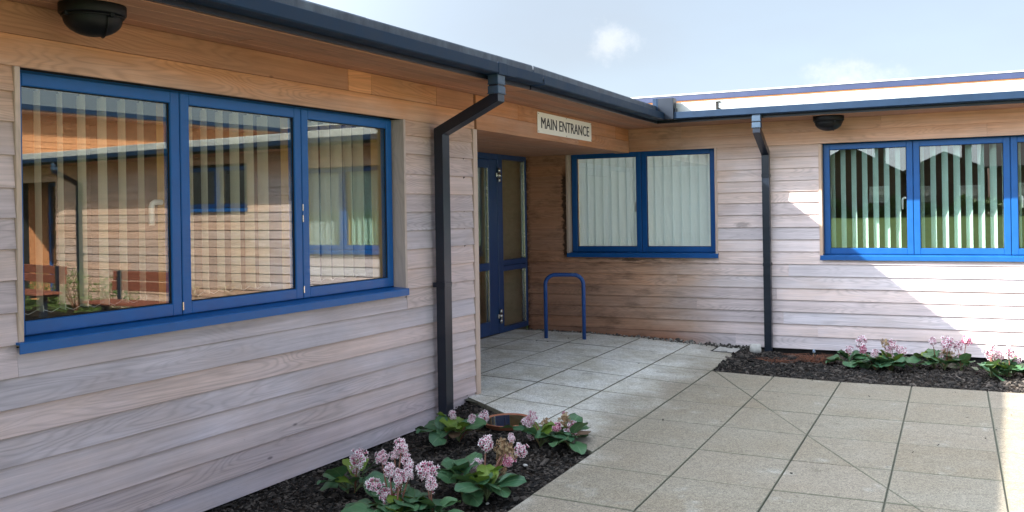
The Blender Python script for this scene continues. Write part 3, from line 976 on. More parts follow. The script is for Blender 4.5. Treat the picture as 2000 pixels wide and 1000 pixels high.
G0, G1 = 0.505, 0.62         # gutter back and front, measured out from the wall
def eave(par, frame, x0, x1, fl_mat, zf=2.755, dz=0.0, seams=2.1, soffit=True, sx1=None, gx0=None, gx1=None, fx1=None, first=0.0):
    gx0 = x0 if gx0 is None else gx0
    gx1 = x1 if gx1 is None else gx1
    fx1 = x1 if fx1 is None else fx1
    sx1 = x1 if sx1 is None else sx1
    mb = MB()
    zb, zt = 2.597 + dz, 2.675 + dz
    t = 0.004
    # open box gutter with a rolled front lip
    prof = [(-G0, zb + 0.002), (-G0, zt - 0.01), (-G0 - t, zt - 0.01), (-G0 - t, zb + 0.006), (-G1 + 0.007, zb + 0.006), (-G1 + t, zb + 0.012), (-G1 + t, zt - 0.012), (-G1 + 0.010, zt - 0.012), (-G1 + 0.010, zt), (-G1 + 0.002, zt), (-G1, zt - 0.003), (-G1, zb + 0.008), (-G1 + 0.008, zb), (-G0 - 0.004, zb)]
    mb.prism(prof, gx0, gx1)
    mb.build('gutter', GUTTER, par, frame)
    # brackets below the gutter joints
    # fascia behind the gutter
    mb = MB(); mb.box((x0, -0.503, 2.566), (x1, -0.478, 2.70)); mb.build('fascia', PIPE, par, frame)
    if soffit:
        ws = 0.1235
        for k in range(4):
            y_a = 0.020 - k * 0.1245
            pts = [x0]
            while sx1 - pts[-1] > 4.4:
                pts.append(pts[-1] + rnd.uniform(2.4, 4.0))
            pts.append(sx1)
            for p, q in zip(pts, pts[1:]):
                mb = MB(); mb.bbox((p + 0.001, y_a - ws, 2.562 + rnd.uniform(0, 0.0015)), (q - 0.001, y_a, 2.580), 0.003)
                mb.build('soffit_board', W_SOFFIT, par, frame)
    # roof edge flashing in overlapping lengths
    p = x0
    k = 0
    while p < fx1 - 0.05:
        q = min(fx1, p + (first if (k == 0 and first) else seams * rnd.uniform(0.85, 1.15)))
        mb = MB()
        o = 0.0015 * (k % 2)
        mb.prism([(-0.527 - o, 2.672), (-0.519, 2.672), (-0.515, zf - 0.006), (-0.12, zf + 0.012), (-0.12, zf + 0.017 + o), (-0.519, zf + o), (-0.527 - o, zf - 0.010)][::-1], p, q + (0.03 if q < fx1 else 0))
        mb.build('roof_flashing', fl_mat, par, frame)
        p = q
        k += 1

def roof_deck(par, frame, x0, x1, y_in, z0, z1, mat=None, light=None):
    """flat roof; light = (x0, x1, y0, y1) of an unseen opening added to light the blinds"""
    mb = MB()
    zz = lambda y: z0 + (z1 - z0) * (y + 0.505) / (y_in + 0.505)
    def piece(a, b, c_, d):
        mb.prism([(c_, 2.70), (d, 2.70), (d, zz(d)), (c_, zz(c_))], a, b)
    if light:
        lx0, lx1, ly0, ly1 = light
        piece(x0, lx0, -0.505, y_in); piece(lx1, x1, -0.505, y_in)
        piece(lx0, lx1, -0.505, ly0); piece(lx0, lx1, ly1, y_in)
    else:
        piece(x0, x1, -0.505, y_in)
    mb.build('roof', mat or FELT_SUNLIT_FLASH, par, frame)

def downpipe(par, frame, xc, zb, width=0.10, dep=0.075):
    mb = MB()
    o_out, o_in = 0.562, 0.078     # centre line, out from the wall
    hw, hd = width / 2, dep / 2
    zA, zB = 2.425, 2.205
    def band(pts, mi=0):
        # mitred ribbon of thickness dep along pts (y,z), swept across the width
        L_, R_ = [], []
        for i, p in enumerate(pts):
            p = Vector(p)
            d0 = (p - Vector(pts[i - 1])).normalized() if i else None
            d1 = (Vector(pts[i + 1]) - p).normalized() if i < len(pts) - 1 else None
            d0 = d0 or d1; d1 = d1 or d0
            n0 = Vector((-d0.y, d0.x)); n1 = Vector((-d1.y, d1.x))
            n = (n0 + n1).normalized()
            s = hd / n.dot(n0)
            L_.append(p + n * s); R_.append(p - n * s)
        m = len(pts)
        vs = []
        for p in L_: vs += [(xc - hw, p.x, p.y), (xc + hw, p.x, p.y)]
        for p in R_: vs += [(xc - hw, p.x, p.y), (xc + hw, p.x, p.y)]
        fs = []
        for i in range(m - 1):
            a, b = 2 * i, 2 * i + 2
            c_, d = 2 * m + 2 * i, 2 * m + 2 * i + 2
            fs += [(a, a + 1, b + 1, b), (c_ + 1, c_, d, d + 1), (a, b, d, c_), (b + 1, a + 1, c_ + 1, d + 1)]
        fs += [(0, 2 * m, 2 * m + 1, 1), (2 * m - 2, 2 * m - 1, 4 * m - 1, 4 * m - 2)]
        mb.add(vs, fs, mi)
    band([(-o_out, 2.600), (-o_out, zA), (-o_in, zB), (-o_in, zb)])
    dp = mb.build('downpipe', PIPE, par, frame)
    me = dp.data
    # socket with raised ribs under the outlet
    mb = MB()
    mb.bbox((xc - hw - 0.006, -o_out - hd - 0.006, 2.53), (xc + hw + 0.006, -o_out + hd + 0.006, 2.598), 0.004)
    mb.bbox((xc - hw - 0.009, -o_out - hd - 0.009, 2.524), (xc + hw + 0.009, -o_out + hd + 0.009, 2.532), 0.002)
    mb.bbox((xc - hw - 0.007, -o_out - hd - 0.007, 2.462), (xc + hw + 0.007, -o_out + hd + 0.007, 2.512), 0.003)
    mb.bbox((xc - hw - 0.010, -o_out - hd - 0.010, 2.455), (xc + hw + 0.010, -o_out + hd + 0.010, 2.463), 0.002)
    mb.build('outlet_socket', PIPE2, dp, frame)
    for z in (1.95, 0.95) if width < 0.09 else (1.05,):
        mb = MB()
        mb.bbox((xc - hw - 0.0035, -o_in - hd - 0.0035, z - 0.018), (xc + hw + 0.0035, -0.012, z + 0.018), 0.002)
        mb.build('pipe_bracket', PIPE, dp, frame)
    return dp
PIPE2 = plain('grey_blue_outlet', (0.040, 0.070, 0.115), 0.38, var=0.1, scale=8)

# ---- left wing
LW = thing('left_wing', 'long single storey wing clad in silvered cedar boards with the three pane blue window', 'building', (-3.645, 4.619, 0))
ZL1 = [0.0, 0.124, 0.261, 0.391, 0.514, 0.642, 0.765, 0.90, 1.043, 1.186, 1.329, 1.466, 1.603, 1.736, 1.881, 2.029, 2.163, 2.275]
OP1 = (2.735, 5.732, 1.035, 2.285)
wall_core(LW, FA, -7.0, 6.72, 0.002, 2.70, [OP1])
wall_core(LW, FA, -7.0, 6.72, -0.12, 0.0, [], mat=VOID, name='plinth', y0=0.015)
for a, b in ((-7.0, -0.9), (-0.899, 6.684)):
    courses(LW, FA, a, b, ZL1, W_LEFT, [(2.737, 5.729, 1.0, 2.285)])
board(LW, FA, 2.7385, 5.7275, 0.90, 1.028, W_LEFT, lip=0.0)
# broad flush boards over the window and the porch
for a, b in ((-7.0, -1.2), (-1.2, 6.72)):
    flat_board(LW, FA, a + 0.001, b - 0.001, 2.275, 2.417, W_LEFT, 0.024)
for a, b in ((-7.0, 1.1), (1.1, 5.087), (5.087, 5.34), (5.34, 6.16), (6.16, 6.72)):
    flat_board(LW, FA, a + 0.0012, b - 0.0012, 2.417, 2.562, W_UPPER if b < 5.2 or b > 6.5 else W_LEFT, 0.020 if b != 5.34 else 0.0215)
reveal(LW, FA, 2.765, 5.700, 1.035, 2.275)
mb = MB(); mb.bbox((6.686, -0.031, 0.004), (6.750, 0.05, 2.275), 0.003); mb.build('corner_trim', W_TRIM, LW, FA)
win1 = window(LW, FA0, [2.770, 3.744, 4.718, 5.694], 1.066, 2.270, BLUE, GLASS, sill=(0.045, 0.012), handles=())
h = MB()
hx, hz = 3.735, 1.677
h.bbox((hx - 0.012, 0.150, hz - 0.04), (hx + 0.012, 0.160, hz + 0.04), 0.003)
h.tube([(hx, 0.155, hz), (hx, 0.190, hz), (hx - 0.012, 0.203, hz), (hx - 0.070, 0.205, hz), (hx - 0.084, 0.205, hz - 0.008), (hx - 0.090, 0.205, hz - 0.026), (hx - 0.090, 0.205, hz - 0.125)], 0.0155, 10)
h.build('window_handle', WHITE, win1, FA0)
h = MB()
for m in (3.744, 4.718):
    for z in (1.62, 1.55, 1.10) if m > 4 else (1.09,):
        h = MB(); h.bbox((m - 0.004, 0.084, z), (m + 0.004, 0.092, z + 0.045), 0.001); h.build('window_hinge', STEEL, win1, FA0)
room(LW, FA0, 0.8, 6.3, 0.2, 4.2, 0.03, 2.52, hole=(2.2, 3.6, 3.1, 4.0))  # ceiling gap under the added roof opening, to light the slats
eave(LW, FA0, -7.0, 6.75, FLASH, zf=2.757, first=4.6, seams=2.4)
mb = MB()
mb.bbox((6.03, -G1 - 0.004, 2.592), (6.155, -G0, 2.679), 0.003); mb.bbox((6.155, -G1 - 0.0025, 2.594), (6.29, -G0, 2.677), 0.003)
mb.build('gutter_outlet', GUTTER, LW, FA0)
roof_deck(LW, FA0, -7.0, 6.75, 9.0, 2.752, 3.0, light=(2.2, 3.6, 3.1, 4.0))  # unseen roof opening added to brighten the slats and room
downpipe(LW, FA0, 6.10, -0.03, 0.098, 0.075)

# ---- beam and roof over the porch (turned a touch from the long wall)
YB0, YB1 = 6.752, YW - 0.024
for a, b in ((YB0, 9.05), (9.05, YB1)):
    flat_board(LW, FB, a + 0.001, b - 0.001, 2.275, 2.417, W_BROWN, 0.0243)
for a, b in ((YB0, 7.57), (7.57, 10.24), (10.24, YB1)):
    flat_board(LW, FB, a + 0.001, b - 0.001, 2.417, 2.562, W_BROWN, 0.0203)
mb = MB(); mb.box((6.74, 0.0, 2.287), (YW, 0.16, 2.70)); mb.build('beam', VOID, LW, FB)
eave(LW, FB0, 6.748, YW - 0.5, FLASH, zf=2.757, dz=-0.0015, gx1=YW - G1 + 0.09, sx1=YW - 0.012, seams=2.6, fx1=YW - 0.53)
roof_deck(LW, FB0, 6.748, YW - 0.4, 9.0, 2.751, 2.995)
# porch ceiling
for k in range(9):
    x = XB - 0.17 - k * 0.146
    mb = MB(); mb.bbox((x - 0.1445, 6.76, 2.283 + rnd.uniform(0, 0.001)), (x, YW - 0.025, 2.300), 0.003)
    mb.build('porch_ceiling_board', wood_ceiling if 'wood_ceiling' in globals() else W_SOFFIT, LW)
mb = MB(); mb.box((XB - 0.165, 6.76, 2.2765), (XB + 0.0, YW - 0.026, 2.2865)); mb.build('beam_underside', W_BROWN, LW)
# return wall of the porch
mb = MB(); mb.box((-4.93, 6.55, 0.05), (XB - 0.02, 6.735, 2.30)); mb.build('porch_return_wall', VOID, LW)

# ---- entrance doors
FD = Matrix.Translation((-4.92, 0, 0)) @ Matrix.Rotation(math.pi / 2, 4, 'Z')
def door_frame_boxes(mb, lst, y0, y1, r=0.004):
    for (a, b, c_, d) in lst:
        mb.bbox((a, y0, c_), (b, y1, d), r)
zt = 0.136
ent = MB()
door_frame_boxes(ent, [(6.74, 6.80, zt, 2.283), (7.72, 7.78, zt, 2.283), (9.905, 10.035, zt, 2.283), (10.690, 10.733, zt, 2.283), (6.80, 9.905, 2.215, 2.283), (10.035, 10.690, 2.224, 2.283), (10.035, 10.690, zt, 0.195), (10.035, 10.690, 0.872, 0.934), (10.035, 10.690, 0.940, 1.003)], 0.0, 0.07)
ent_o = ent.build('entrance_screen', BLUE_DOOR, LW, FD)
g = MB(); g.box((10.03, 0.030, 0.19), (10.695, 0.036, 0.876)); g.build('glass_pane', GLASS, ent_o, FD)
g = MB(); g.box((10.03, 0.030, 0.999), (10.695, 0.036, 2.228)); g.build('glass_pane', GLASS, ent_o, FD)
g = MB(); g.bbox((10.682, 0.010, 1.01), (10.689, 0.030, 2.22), 0.001); g.bbox((10.682, 0.010, 0.20), (10.689, 0.030, 0.868), 0.001); g.build('glazing_bead', STEEL, ent_o, FD)
for (a, b, hs) in ((8.85, 9.900, 1), (7.785, 8.845, -1)):
    dm = MB()
    sw = 0.225 if hs > 0 else 0.12
    la, lb = (0.12, sw) if hs > 0 else (sw, 0.12)
    door_frame_boxes(dm, [(a, a + la, zt + 0.006, 2.211), (b - lb, b, zt + 0.006, 2.211)], 0.006, 0.062)
    door_frame_boxes(dm, [(a + la - 0.001, b - lb + 0.001, zt + 0.007, 0.300), (a + la - 0.001, b - lb + 0.001, 2.110, 2.210), (a + la - 0.001, b - lb + 0.001, 0.905, 0.992)], 0.007, 0.061)
    dd = dm.build('door', BLUE_DOOR, LW, FD)
    for c_, d in ((0.295, 0.910), (0.987, 2.115)):
        g = MB(); g.box((a + la - 0.005, 0.034, c_), (b - lb + 0.005, 0.040, d)); g.build('glass_pane', GLASS, dd, FD)
        g = MB(); g.bbox((b - lb - 0.008, 0.012, c_ + 0.006), (b - lb - 0.001, 0.033, d - 0.006), 0.001); g.build('glazing_bead', STEEL, dd, FD)
    if hs > 0:
        for z in (2.03, 0.345):
            hg = MB()
            for z0_, r_ in ((z - 0.085, 0.021), (z - 0.028, 0.024), (z + 0.030, 0.021)):
                hg.tube([(9.902, -0.020, z0_), (9.902, -0.020, z0_ + 0.055)], r_, 14)
            hg.bbox((9.840, -0.022, z - 0.026), (9.900, 0.004, z + 0.026), 0.003)
            hg.build('hinge', STEEL, dd, FD)
        hd = MB()
        hd.tube([(8.92, 0.0, 0.95), (8.92, -0.06, 0.95), (8.92, -0.06, 1.35), (8.92, 0.0, 1.35)], 0.013, 10)
        hd.build('door_handle', STEEL, dd, FD)
room(LW, FD, 6.8, 10.78, 0.072, 4.0, 0.12, 2.5, PLASTER)
# drapes behind the entrance glass
def drape(name, label, frame, x0, x1, y, z0, z1, mat, waves, amp):
    mb = MB(); n = int(waves * 8)
    for i in range(n + 1):
        t = i / n
        x = x0 + (x1 - x0) * t
        yy = y + amp * math.sin(t * waves * 2 * math.pi) + amp * 0.4 * math.sin(t * waves * 3.3 + 1)
        mb.v += [(x, yy, z0), (x, yy, z1)]
    for i in range(n):
        mb.f.append([2 * i, 2 * i + 2, 2 * i + 3, 2 * i + 1]); mb.m.append(0); mb.sm.append(True)
    o = mb.build(name, mat, None, frame)
    sm = o.modifiers.new('thickness', 'SOLIDIFY'); sm.thickness = 0.004
    return tag(o, label, 'curtain')
DRAPE = slatm('ochre_drape', (0.60, 0.52, 0.26), 0.4)
drape('curtain', 'ochre curtain hanging behind the narrow glazed panel beside the door', FD, 10.08, 10.45, 0.30, 0.16, 2.26, DRAPE, 4, 0.035)
drape('curtain', 'ochre curtain hanging behind the glass of the hinged entrance door', FD, 8.95, 9.50, 0.45, 0.16, 2.26, SLAT_C, 5, 0.03)

# ---- rear wing
RW = thing('rear_wing', 'single storey cedar clad wing facing the paving with two blue windows', 'building', (-1.0, YW, 0))
ZL2 = [0.0, 0.142, 0.278, 0.413, 0.546, 0.679, 0.814, 0.95, 1.091, 1.226, 1.365, 1.506, 1.644, 1.768, 1.892, 2.027, 2.156, 2.291, 2.427, 2.566]
O2 = (-4.377, -2.483, 1.035, 2.303); O3 = (-1.352, 2.154, 1.03, 2.295); O4 = (3.2, 4.8, 1.68, 2.40)
wall_core(RW, FR, -4.95, 8.26, 0.002, 2.70, [O2, O3, O4])
wall_core(RW, FR, -4.95, 8.26, -0.15, 0.0, [], mat=VOID, name='plinth', y0=0.02)
opn = [(O2[0], O2[1], 1.0, 2.293), (O3[0], O3[1], 1.0, 2.293), (O4[0], O4[1], 1.66, 2.40)]
courses(RW, FR, -4.93, 8.26, ZL2, W_REAR, opn, splits=[(0, -2.296), (2, -1.757), (3, -2.744), (4, -1.83), (5, -2.979), (6, -1.693), (8, 0.6), (1, 1.3), (4, 1.1), (7, -3.9), (17, -2.0), (18, -0.7), (18, -2.9)], prob=1)
reveal(RW, FR, O2[0] + .030, O2[1] - .030, 1.035, 2.293, wl=0.030)
reveal(RW, FR, O3[0] + .034, O3[1] - .034, 1.03, 2.286, wl=0.034)
for a, b in ((O2[0], O2[1]), (O3[0], O3[1])):
    board(RW, FR, a + 0.001, b - 0.001, 0.95, 1.028, W_REAR, lip=0.0)
window(RW, FR0, [-4.337, -3.428, -2.521], 1.075, 2.300, BLUE_R, GLASS_R, sill=(0.030, 0.045), handles=((-3.468, 'r'),))
window(RW, FR0, [-1.311, -0.393, 0.530, 1.31, 2.11], 1.062, 2.284, BLUE_R, GLASS_R, sill=(0.035, 0.03), handles=((-0.433, 'r'), (0.566, 'l')))
window(RW, FR0, [3.21, 4.0, 4.79], 1.72, 2.385, BLUE_R, GLASS_R, sill=(0.03, 0.03))
room(RW, FR0, -4.9, -2.0, 0.2, 3.0, 0.03, 2.52, WHITE, hole=(-4.7, -2.5, 0.8, 2.2))  # white lining and ceiling gap added to light the blinds from behind
room(RW, FR0, -1.9, 2.9, 0.2, 4.0, 0.03, 2.52)
room(RW, FR0, 3.0, 8.2, 0.2, 4.0, 0.03, 2.52)
eave(RW, FR0, XB + G0 - 0.02, 12.0, FELT_SUNLIT_FLASH, zf=2.786, gx0=XB + G1 - 0.10, seams=2.4, first=1.72)  # same flashing as the left wing, its sunlight put into a paler colour
mb = MB()
mb.bbox((XB - 0.02, -0.05, 2.5625), (XB + 0.48, -0.001, 2.579), 0.002)
mb.build('soffit_board', W_SOFFIT, RW, FR)
roof_deck(RW, FR0, XB - 9.0, 12.0, 7.5, 2.782, 2.95, light=(-4.7, -2.5, 0.8, 2.2))  # unseen opening added to let sun in behind the closed blinds
downpipe(RW, FR0, -1.912, -0.03, 0.080, 0.072)
downpipe(RW, FR0, 7.40, -0.03, 0.080, 0.072)
# raised box where the two gutters meet
mb = MB(); mb.bbox((-2.99, -0.640, 2.595), (-2.812, -0.50, 2.836), 0.004); mb.box((-2.818, -0.60, 2.62), (-2.790, -0.55, 2.72)); mb.build('gutter_corner_box', PIPE, RW, FR0)
mb = MB(); mb.bbox((-3.052, -0.632, 2.60), (-2.9905, -0.50, 2.838), 0.003); mb.bbox((-3.012, -0.6345, 2.602), (-3.004, -0.60, 2.835), 0.001); mb.build('gutter_corner_cover', GUTTER, RW, FR0)
mb = MB(); mb.bbox((-2.36, -0.535, 2.69), (-2.335, -0.525, 2.775), 0.002); mb.bbox((-2.36, -0.54, 2.765), (-2.31, -0.50, 2.775), 0.002); mb.bbox((-2.345, -0.54, 2.69), (-2.31, -0.525, 2.698), 0.002)
mb.build('flashing_clip', VOID, RW, FR0)
# doorway recess at the far right end (seen mirrored in the near window)
FR2 = Matrix.Translation((0, YW + 0.55, 0))
window(RW, FR2, [8.30, 8.9, 9.5], 0.15, 2.3, BLUE_R, GLASS_R, name='glazed_door')
room(RW, FR2, 8.22, 9.55, 0.2, 3.0, 0.0, 2.4)
wall_core(RW, FR, 9.5, 12.0, 0.002, 2.7, [])
wall_core(RW, FR2, 8.26, 9.5, 2.32, 2.7, [])
for xr in (8.06, 9.5):
    mb = MB(); mb.box((xr, YW + 0.23, 0.0), (xr + 0.2, YW + 0.9, 2.5)); mb.build('recess_wall', W_BROWN, RW)
courses(RW, FR, 9.5, 12.0, ZL2, W_REAR, [], prob=0)
courses(RW, FR, 8.2605, 9.4995, ZL2[17:], W_REAR, [], prob=0)
# clerestory hall behind the flat roof
HALL = thing('hall', 'taller hall set back behind the flat roof with a blue grey fascia', 'building', (2, 18.3, 0))
FH = Matrix.Translation((10.0, 0, 0)) @ Matrix.Rotation(-math.pi / 2, 4, 'Z')
mb = MB(); mb.box((-14, 18.3, 0), (16, 24, 3.69)); mb.build('hall_wall', WHITE, HALL)
mb = MB(); mb.bbox((-14, 17.8, 3.675), (16, 18.32, 3.702), 0.004); mb.build('hall_soffit', W_BROWN, HALL)
mb = MB(); mb.bbox((-14, 17.775, 3.700), (16, 17.80, 3.806), 0.004); mb.build('hall_fascia', FASCIA, HALL)
mb = MB(); mb.prism([(17.765, 3.806), (26, 3.806), (26, 3.95), (17.765, 3.832)], -14, 16); mb.build('hall_roof', FELT_SUNLIT_FLASH, HALL)
mb = MB(); mb.box((10.0, 10.9, 2.6), (15, 17.7, 3.72)); mb.build('hall_side_wall', VOID, HALL)
for k in range(7):
    z = 2.78 + k * 0.13
    board(HALL, FH, -17.6, -14.1, z, z + 0.13, W_LEFT); board(HALL, FH, -14.098, -10.95, z, z + 0.13, W_LEFT)
mb = MB(); mb.box((9.5, 10.7, 3.70), (15.2, 17.74, 3.73), 0); mb.build('hall_side_soffit', W_SOFFIT, HALL)
mb = MB(); mb.box((9.46, 10.66, 3.731), (15.2, 17.76, 3.83), 0); mb.build('hall_side_roof', GUTTER, HALL)

# ------------------------------------------------------------------ blinds
def blind(label, frame, xs_, y, z0, z1, az_world, wall_az, mat, width=0.118, jitter=4, group=None):
    """vertical slats hung from a rail; az_world = heading of each slat's flat, degrees left of +Y"""
    xm = sum(xs_) / len(xs_)
    loc = frame @ Vector((xm, y, z0))
    t = thing('vertical_blind', label, 'blind', loc, group)
    mb = MB(); mb.bbox((min(xs_) - 0.08, y - 0.02, z1 + 0.006), (max(xs_) + 0.08, y + 0.02, z1 + 0.032), 0.003)
    mb.build('head_rail', WHITE, t, frame)
    base = None
    for x in xs_:
        m = MB()
        n = 5
        w = width / 2
        for i in range(n):
            u = -1 + 2 * i / (n - 1)
            m.v += [(u * w, -0.004 * (1 - u * u), 0), (u * w, -0.004 * (1 - u * u), z1 - z0)]
        for i in range(n - 1):
            m.f.append([2 * i, 2 * i + 2, 2 * i + 3, 2 * i + 1]); m.m.append(0); m.sm.append(True)
        if base is None:
            # narrow hanger at the top, weight pocket at the foot
            m.box((-0.012, -0.003, z1 - z0 - 0.001), (0.012, 0.003, z1 - z0 + 0.012), 1)
            m.box((-w * 0.96, -0.0035, -0.002), (w * 0.96, 0.0005, 0.028), 0)
            base = m.mesh('slat', [mat, WHITE])
        ang = math.radians(az_world + rnd.gauss(0, jitter)) + math.pi / 2   # slat local x points along the heading
        p = frame @ Vector((x, y, z0))
        link('slat', base, t, Matrix.Translation(p) @ Matrix.Rotation(ang, 4, 'Z'))
    ch = MB()
    pts = []
    for a, b in zip(xs_, xs_[1:]):
        pts += [(a, y, z0 + 0.012), ((a + b) / 2, y, z0 - 0.012)]
    pts.append((xs_[-1], y, z0 + 0.012))
    ch.tube(pts, 0.0016, 5)
    ch.build('slat_chain', WHITE, t, frame)
    return t
blind('cream vertical blind, slats turned nearly edge on, behind the left pane of the near window', FA0, [2.93 + 0.1215 * k for k in range(7)], 0.30, 1.150, 2.225, 68, 0, SLAT_C, 0.124, 3)
blind('cream vertical blind, slats half turned, behind the middle pane of the near window', FA0, [3.865 + 0.1210 * k for k in range(7)], 0.30, 1.150, 2.225, 68, 0, SLAT_C, 0.124, 3)
blind('cream vertical blind, slats showing widest, behind the right pane of the near window', FA0, [4.83 + 0.122 * k for k in range(7)], 0.30, 1.150, 2.225, 70, 0, SLAT_C, 0.127, 2)
blind('closed pale green blind behind the left pane of the two pane window', FR0, [-4.24 + 0.104 * k for k in range(8)], 0.24, 1.10, 2.26, 83, 0, SLAT_G, 0.122, 0.7)
blind('closed pale green blind behind the right pane of the two pane window', FR0, [-3.36 + 0.109 * k for k in range(8)], 0.24, 1.10, 2.26, 83, 0, SLAT_G, 0.127, 0.7)
blind('open pale green blind behind the left pane of the sunlit window', FR0, [-1.23 + 0.113 * k for k in range(8)], 0.22, 1.10, 2.25, 33, 0, SLAT_M, 0.115, 1.5)
blind('open pale green blind behind the middle pane of the sunlit window', FR0, [-0.315 + 0.115 * k for k in range(8)], 0.22, 1.10, 2.25, 33, 0, SLAT_M, 0.115, 1.5)
blind('open pale green blind cut by the right edge of the photo', FR0, [0.60 + 0.115 * k for k in range(6)], 0.22, 1.10, 2.25, 33, 0, SLAT_M, 0.115, 1.5)
blind('half drawn blind at the far end of the long rear window', FR0, [1.37 + 0.11 * k for k in range(7)], 0.22, 1.10, 2.25, 78, 0, SLAT_G, 0.118, 1.5)

# ------------------------------------------------------------------ lamps
def bulkhead(label, loc, rz, s=1.0):
    t = thing('bulkhead_lamp', label, 'lamp', loc, 'black dome lamps under the eaves')
    F = Matrix.Translation(loc) @ Matrix.Rotation(rz, 4, 'Z') @ Matrix.Diagonal((s, s, s, 1))
    mb = MB()
    mb.lathe([(0.0, 0), (0.158, 0), (0.160, -0.004), (0.160, -0.046), (0.156, -0.052), (0.142, -0.054), (0.0, -0.054)], seg=48, sy=0.86)
    mb.build('lamp_base', BLACK, t, F)
    mb = MB()
    prof = [(0.140, -0.052), (0.140, -0.070)] + [(0.140 * math.cos(a), -0.070 - 0.088 * math.sin(a)) for a in [math.radians(d) for d in range(10, 91, 10)]]
    mb.lathe(prof, seg=48, sy=0.82)
    mb.build('lamp_dome', BLACK, t, F)
    mb = MB()
    # raised hood band, spine and screw ears
    arc = [(0.0, 0.82 * 0.143 * math.cos(a), -0.070 - 0.091 * math.sin(a)) for a in [math.radians(d) for d in range(0, 181, 9)]]
    mb.tube([(0.05, p[1] * 0.96, p[2] + 0.004) for p in arc], 0.0042, 8)
    mb.build('lamp_rib', BLACK, t, F)
    mb = MB()
    rim = [(0.144 * math.cos(a), 0.144 * 0.82 * math.sin(a), -0.060) for a in [2 * math.pi * k / 40 for k in range(41)]]
    mb.tube(rim, 0.006, 6, cap=False)
    for a in (0.4, 2.0, 3.6, 5.2):
        mb.bbox((0.146 * math.cos(a) - 0.010, 0.122 * math.sin(a) - 0.010, -0.072), (0.146 * math.cos(a) + 0.010, 0.122 * math.sin(a) + 0.010, -0.050), 0.003)
    mb.build('lamp_rim', BLACK, t, F)
bulkhead('big black dome lamp under the eave above the near three pane window', (-3.51, 2.97, 2.562), R(60), 0.90)
bulkhead('small looking black dome lamp under the rear eave at the corner of the sunlit window', (-1.205, 10.44, 2.562), R(5))

# ------------------------------------------------------------------ sign
sg = thing('entrance_sign', 'white board reading MAIN ENTRANCE screwed to the beam over the porch', 'sign', (XB + 0.03, 8.7, 2.34))
mb = MB(); mb.bbox((7.985, -0.030, 2.335), (9.415, -0.0245, 2.533), 0.0012); mb.build('sign_board', SIGNW, sg, FB)
def text_mesh(body):
    cu = bpy.data.curves.new('sign_lettering', 'FONT')
    cu.body = body
    cu.size = 0.155
    cu.extrude = 0.0006
    cu.space_character = 1.02
    cu.space_word = 0.9
    cu.resolution_u = 4
    to = bpy.data.objects.new('tmp_text', cu)
    COL.objects.link(to)
    bpy.context.view_layer.update()
    me = bpy.data.meshes.new_from_object(to.evaluated_get(bpy.context.evaluated_depsgraph_get()))
    bpy.data.objects.remove(to)
    return me
WORD = 'MAIN ENTRANCE'
full = text_mesh(WORD)
fx = [v.co.x for v in full.vertices]; fy = [v.co.y for v in full.vertices]
fx0, fx1, fy0, fy1 = min(fx), max(fx), min(fy), max(fy)
for n_, ch_ in enumerate(WORD):
    if ch_ == ' ': continue
    me = text_mesh(ch_)
    own = max(v.co.x for v in me.vertices)
    upto = text_mesh(WORD[:n_ + 1])
    shift = max(v.co.x for v in upto.vertices) - own
    bmt = bmesh.new(); bmt.from_mesh(me)
    src = list(bmt.faces) + list(bmt.edges) + list(bmt.verts)
    for kk, sh in enumerate((-0.0034, -0.0017, 0.0017, 0.0034)):
        d_ = bmesh.ops.duplicate(bmt, geom=src)
        for v_ in [g_ for g_ in d_['geom'] if isinstance(g_, bmesh.types.BMVert)]:
            v_.co.x += sh; v_.co.z -= 0.00010 * (kk + 1)
    bmt.to_mesh(me); bmt.free()
    for v in me.vertices:
        v.co = ((v.co.x + shift - fx0) / (fx1 - fx0) * 1.275 + 8.065, -0.0312 - v.co.z, (v.co.y - fy0) / (fy1 - fy0) * 0.106 + 2.382)
    me.materials.clear(); me.materials.append(INK)
    me.name = 'letter'
    link('letter', me, sg, FB)

for x, z in ((8.002, 2.350), (8.002, 2.518), (9.398, 2.350), (9.398, 2.518), (8.70, 2.346), (8.70, 2.524)):
    s = MB(); s.lathe([(0, 0.0), (0.006, 0.0), (0.005, 0.003), (0, 0.004)], seg=10)
    s.build('screw', STEEL, sg, FB @ Matrix.Translation((x, -0.0300, z)) @ Matrix.Rotation(math.pi / 2, 4, 'X'))

# ------------------------------------------------------------------ hoop rail
pa, pb = Vector((-4.262, 9.775, zs(-4.26))), Vector((-3.836, 9.885, zs(-3.84)))
top = 0.845 + 0.012
dv = (pb - pa); dv.z = 0; L = dv.length; dv.normalize()
rad = 0.115
pts = [pa - Vector((0, 0, 0.03)), Vector((pa.x, pa.y, top - rad))]
for k in range(1, 10):
    a = math.pi / 2 * k / 9
    pts.append(pa + dv * (rad - rad * math.cos(a)) + Vector((0, 0, top - rad - pa.z + rad * math.sin(a))))
for k in range(0, 9):
    a = math.pi / 2 * k / 9
    q = Vector((pb.x, pb.y, 0)) - dv * (rad - rad * math.sin(a)) + Vector((0, 0, top - rad + rad * math.cos(a)))
    pts.append(q)
pts += [Vector((pb.x, pb.y, top - rad)), Vector((pb.x, pb.y, pb.z - 0.03))]
hoop = thing('cycle_hoop', 'blue tubular hoop standing on the paving beside the entrance doors', 'cycle stand', (pa.x, pa.y, pa.z))
mb = MB(); mb.tube(pts, 0.0225, 18)
mb.build('hoop_tube', BLUE_TUBE, hoop)
mb = MB()
mid = pa + dv * (L * 0.70) + Vector((0, 0, top - pa.z))
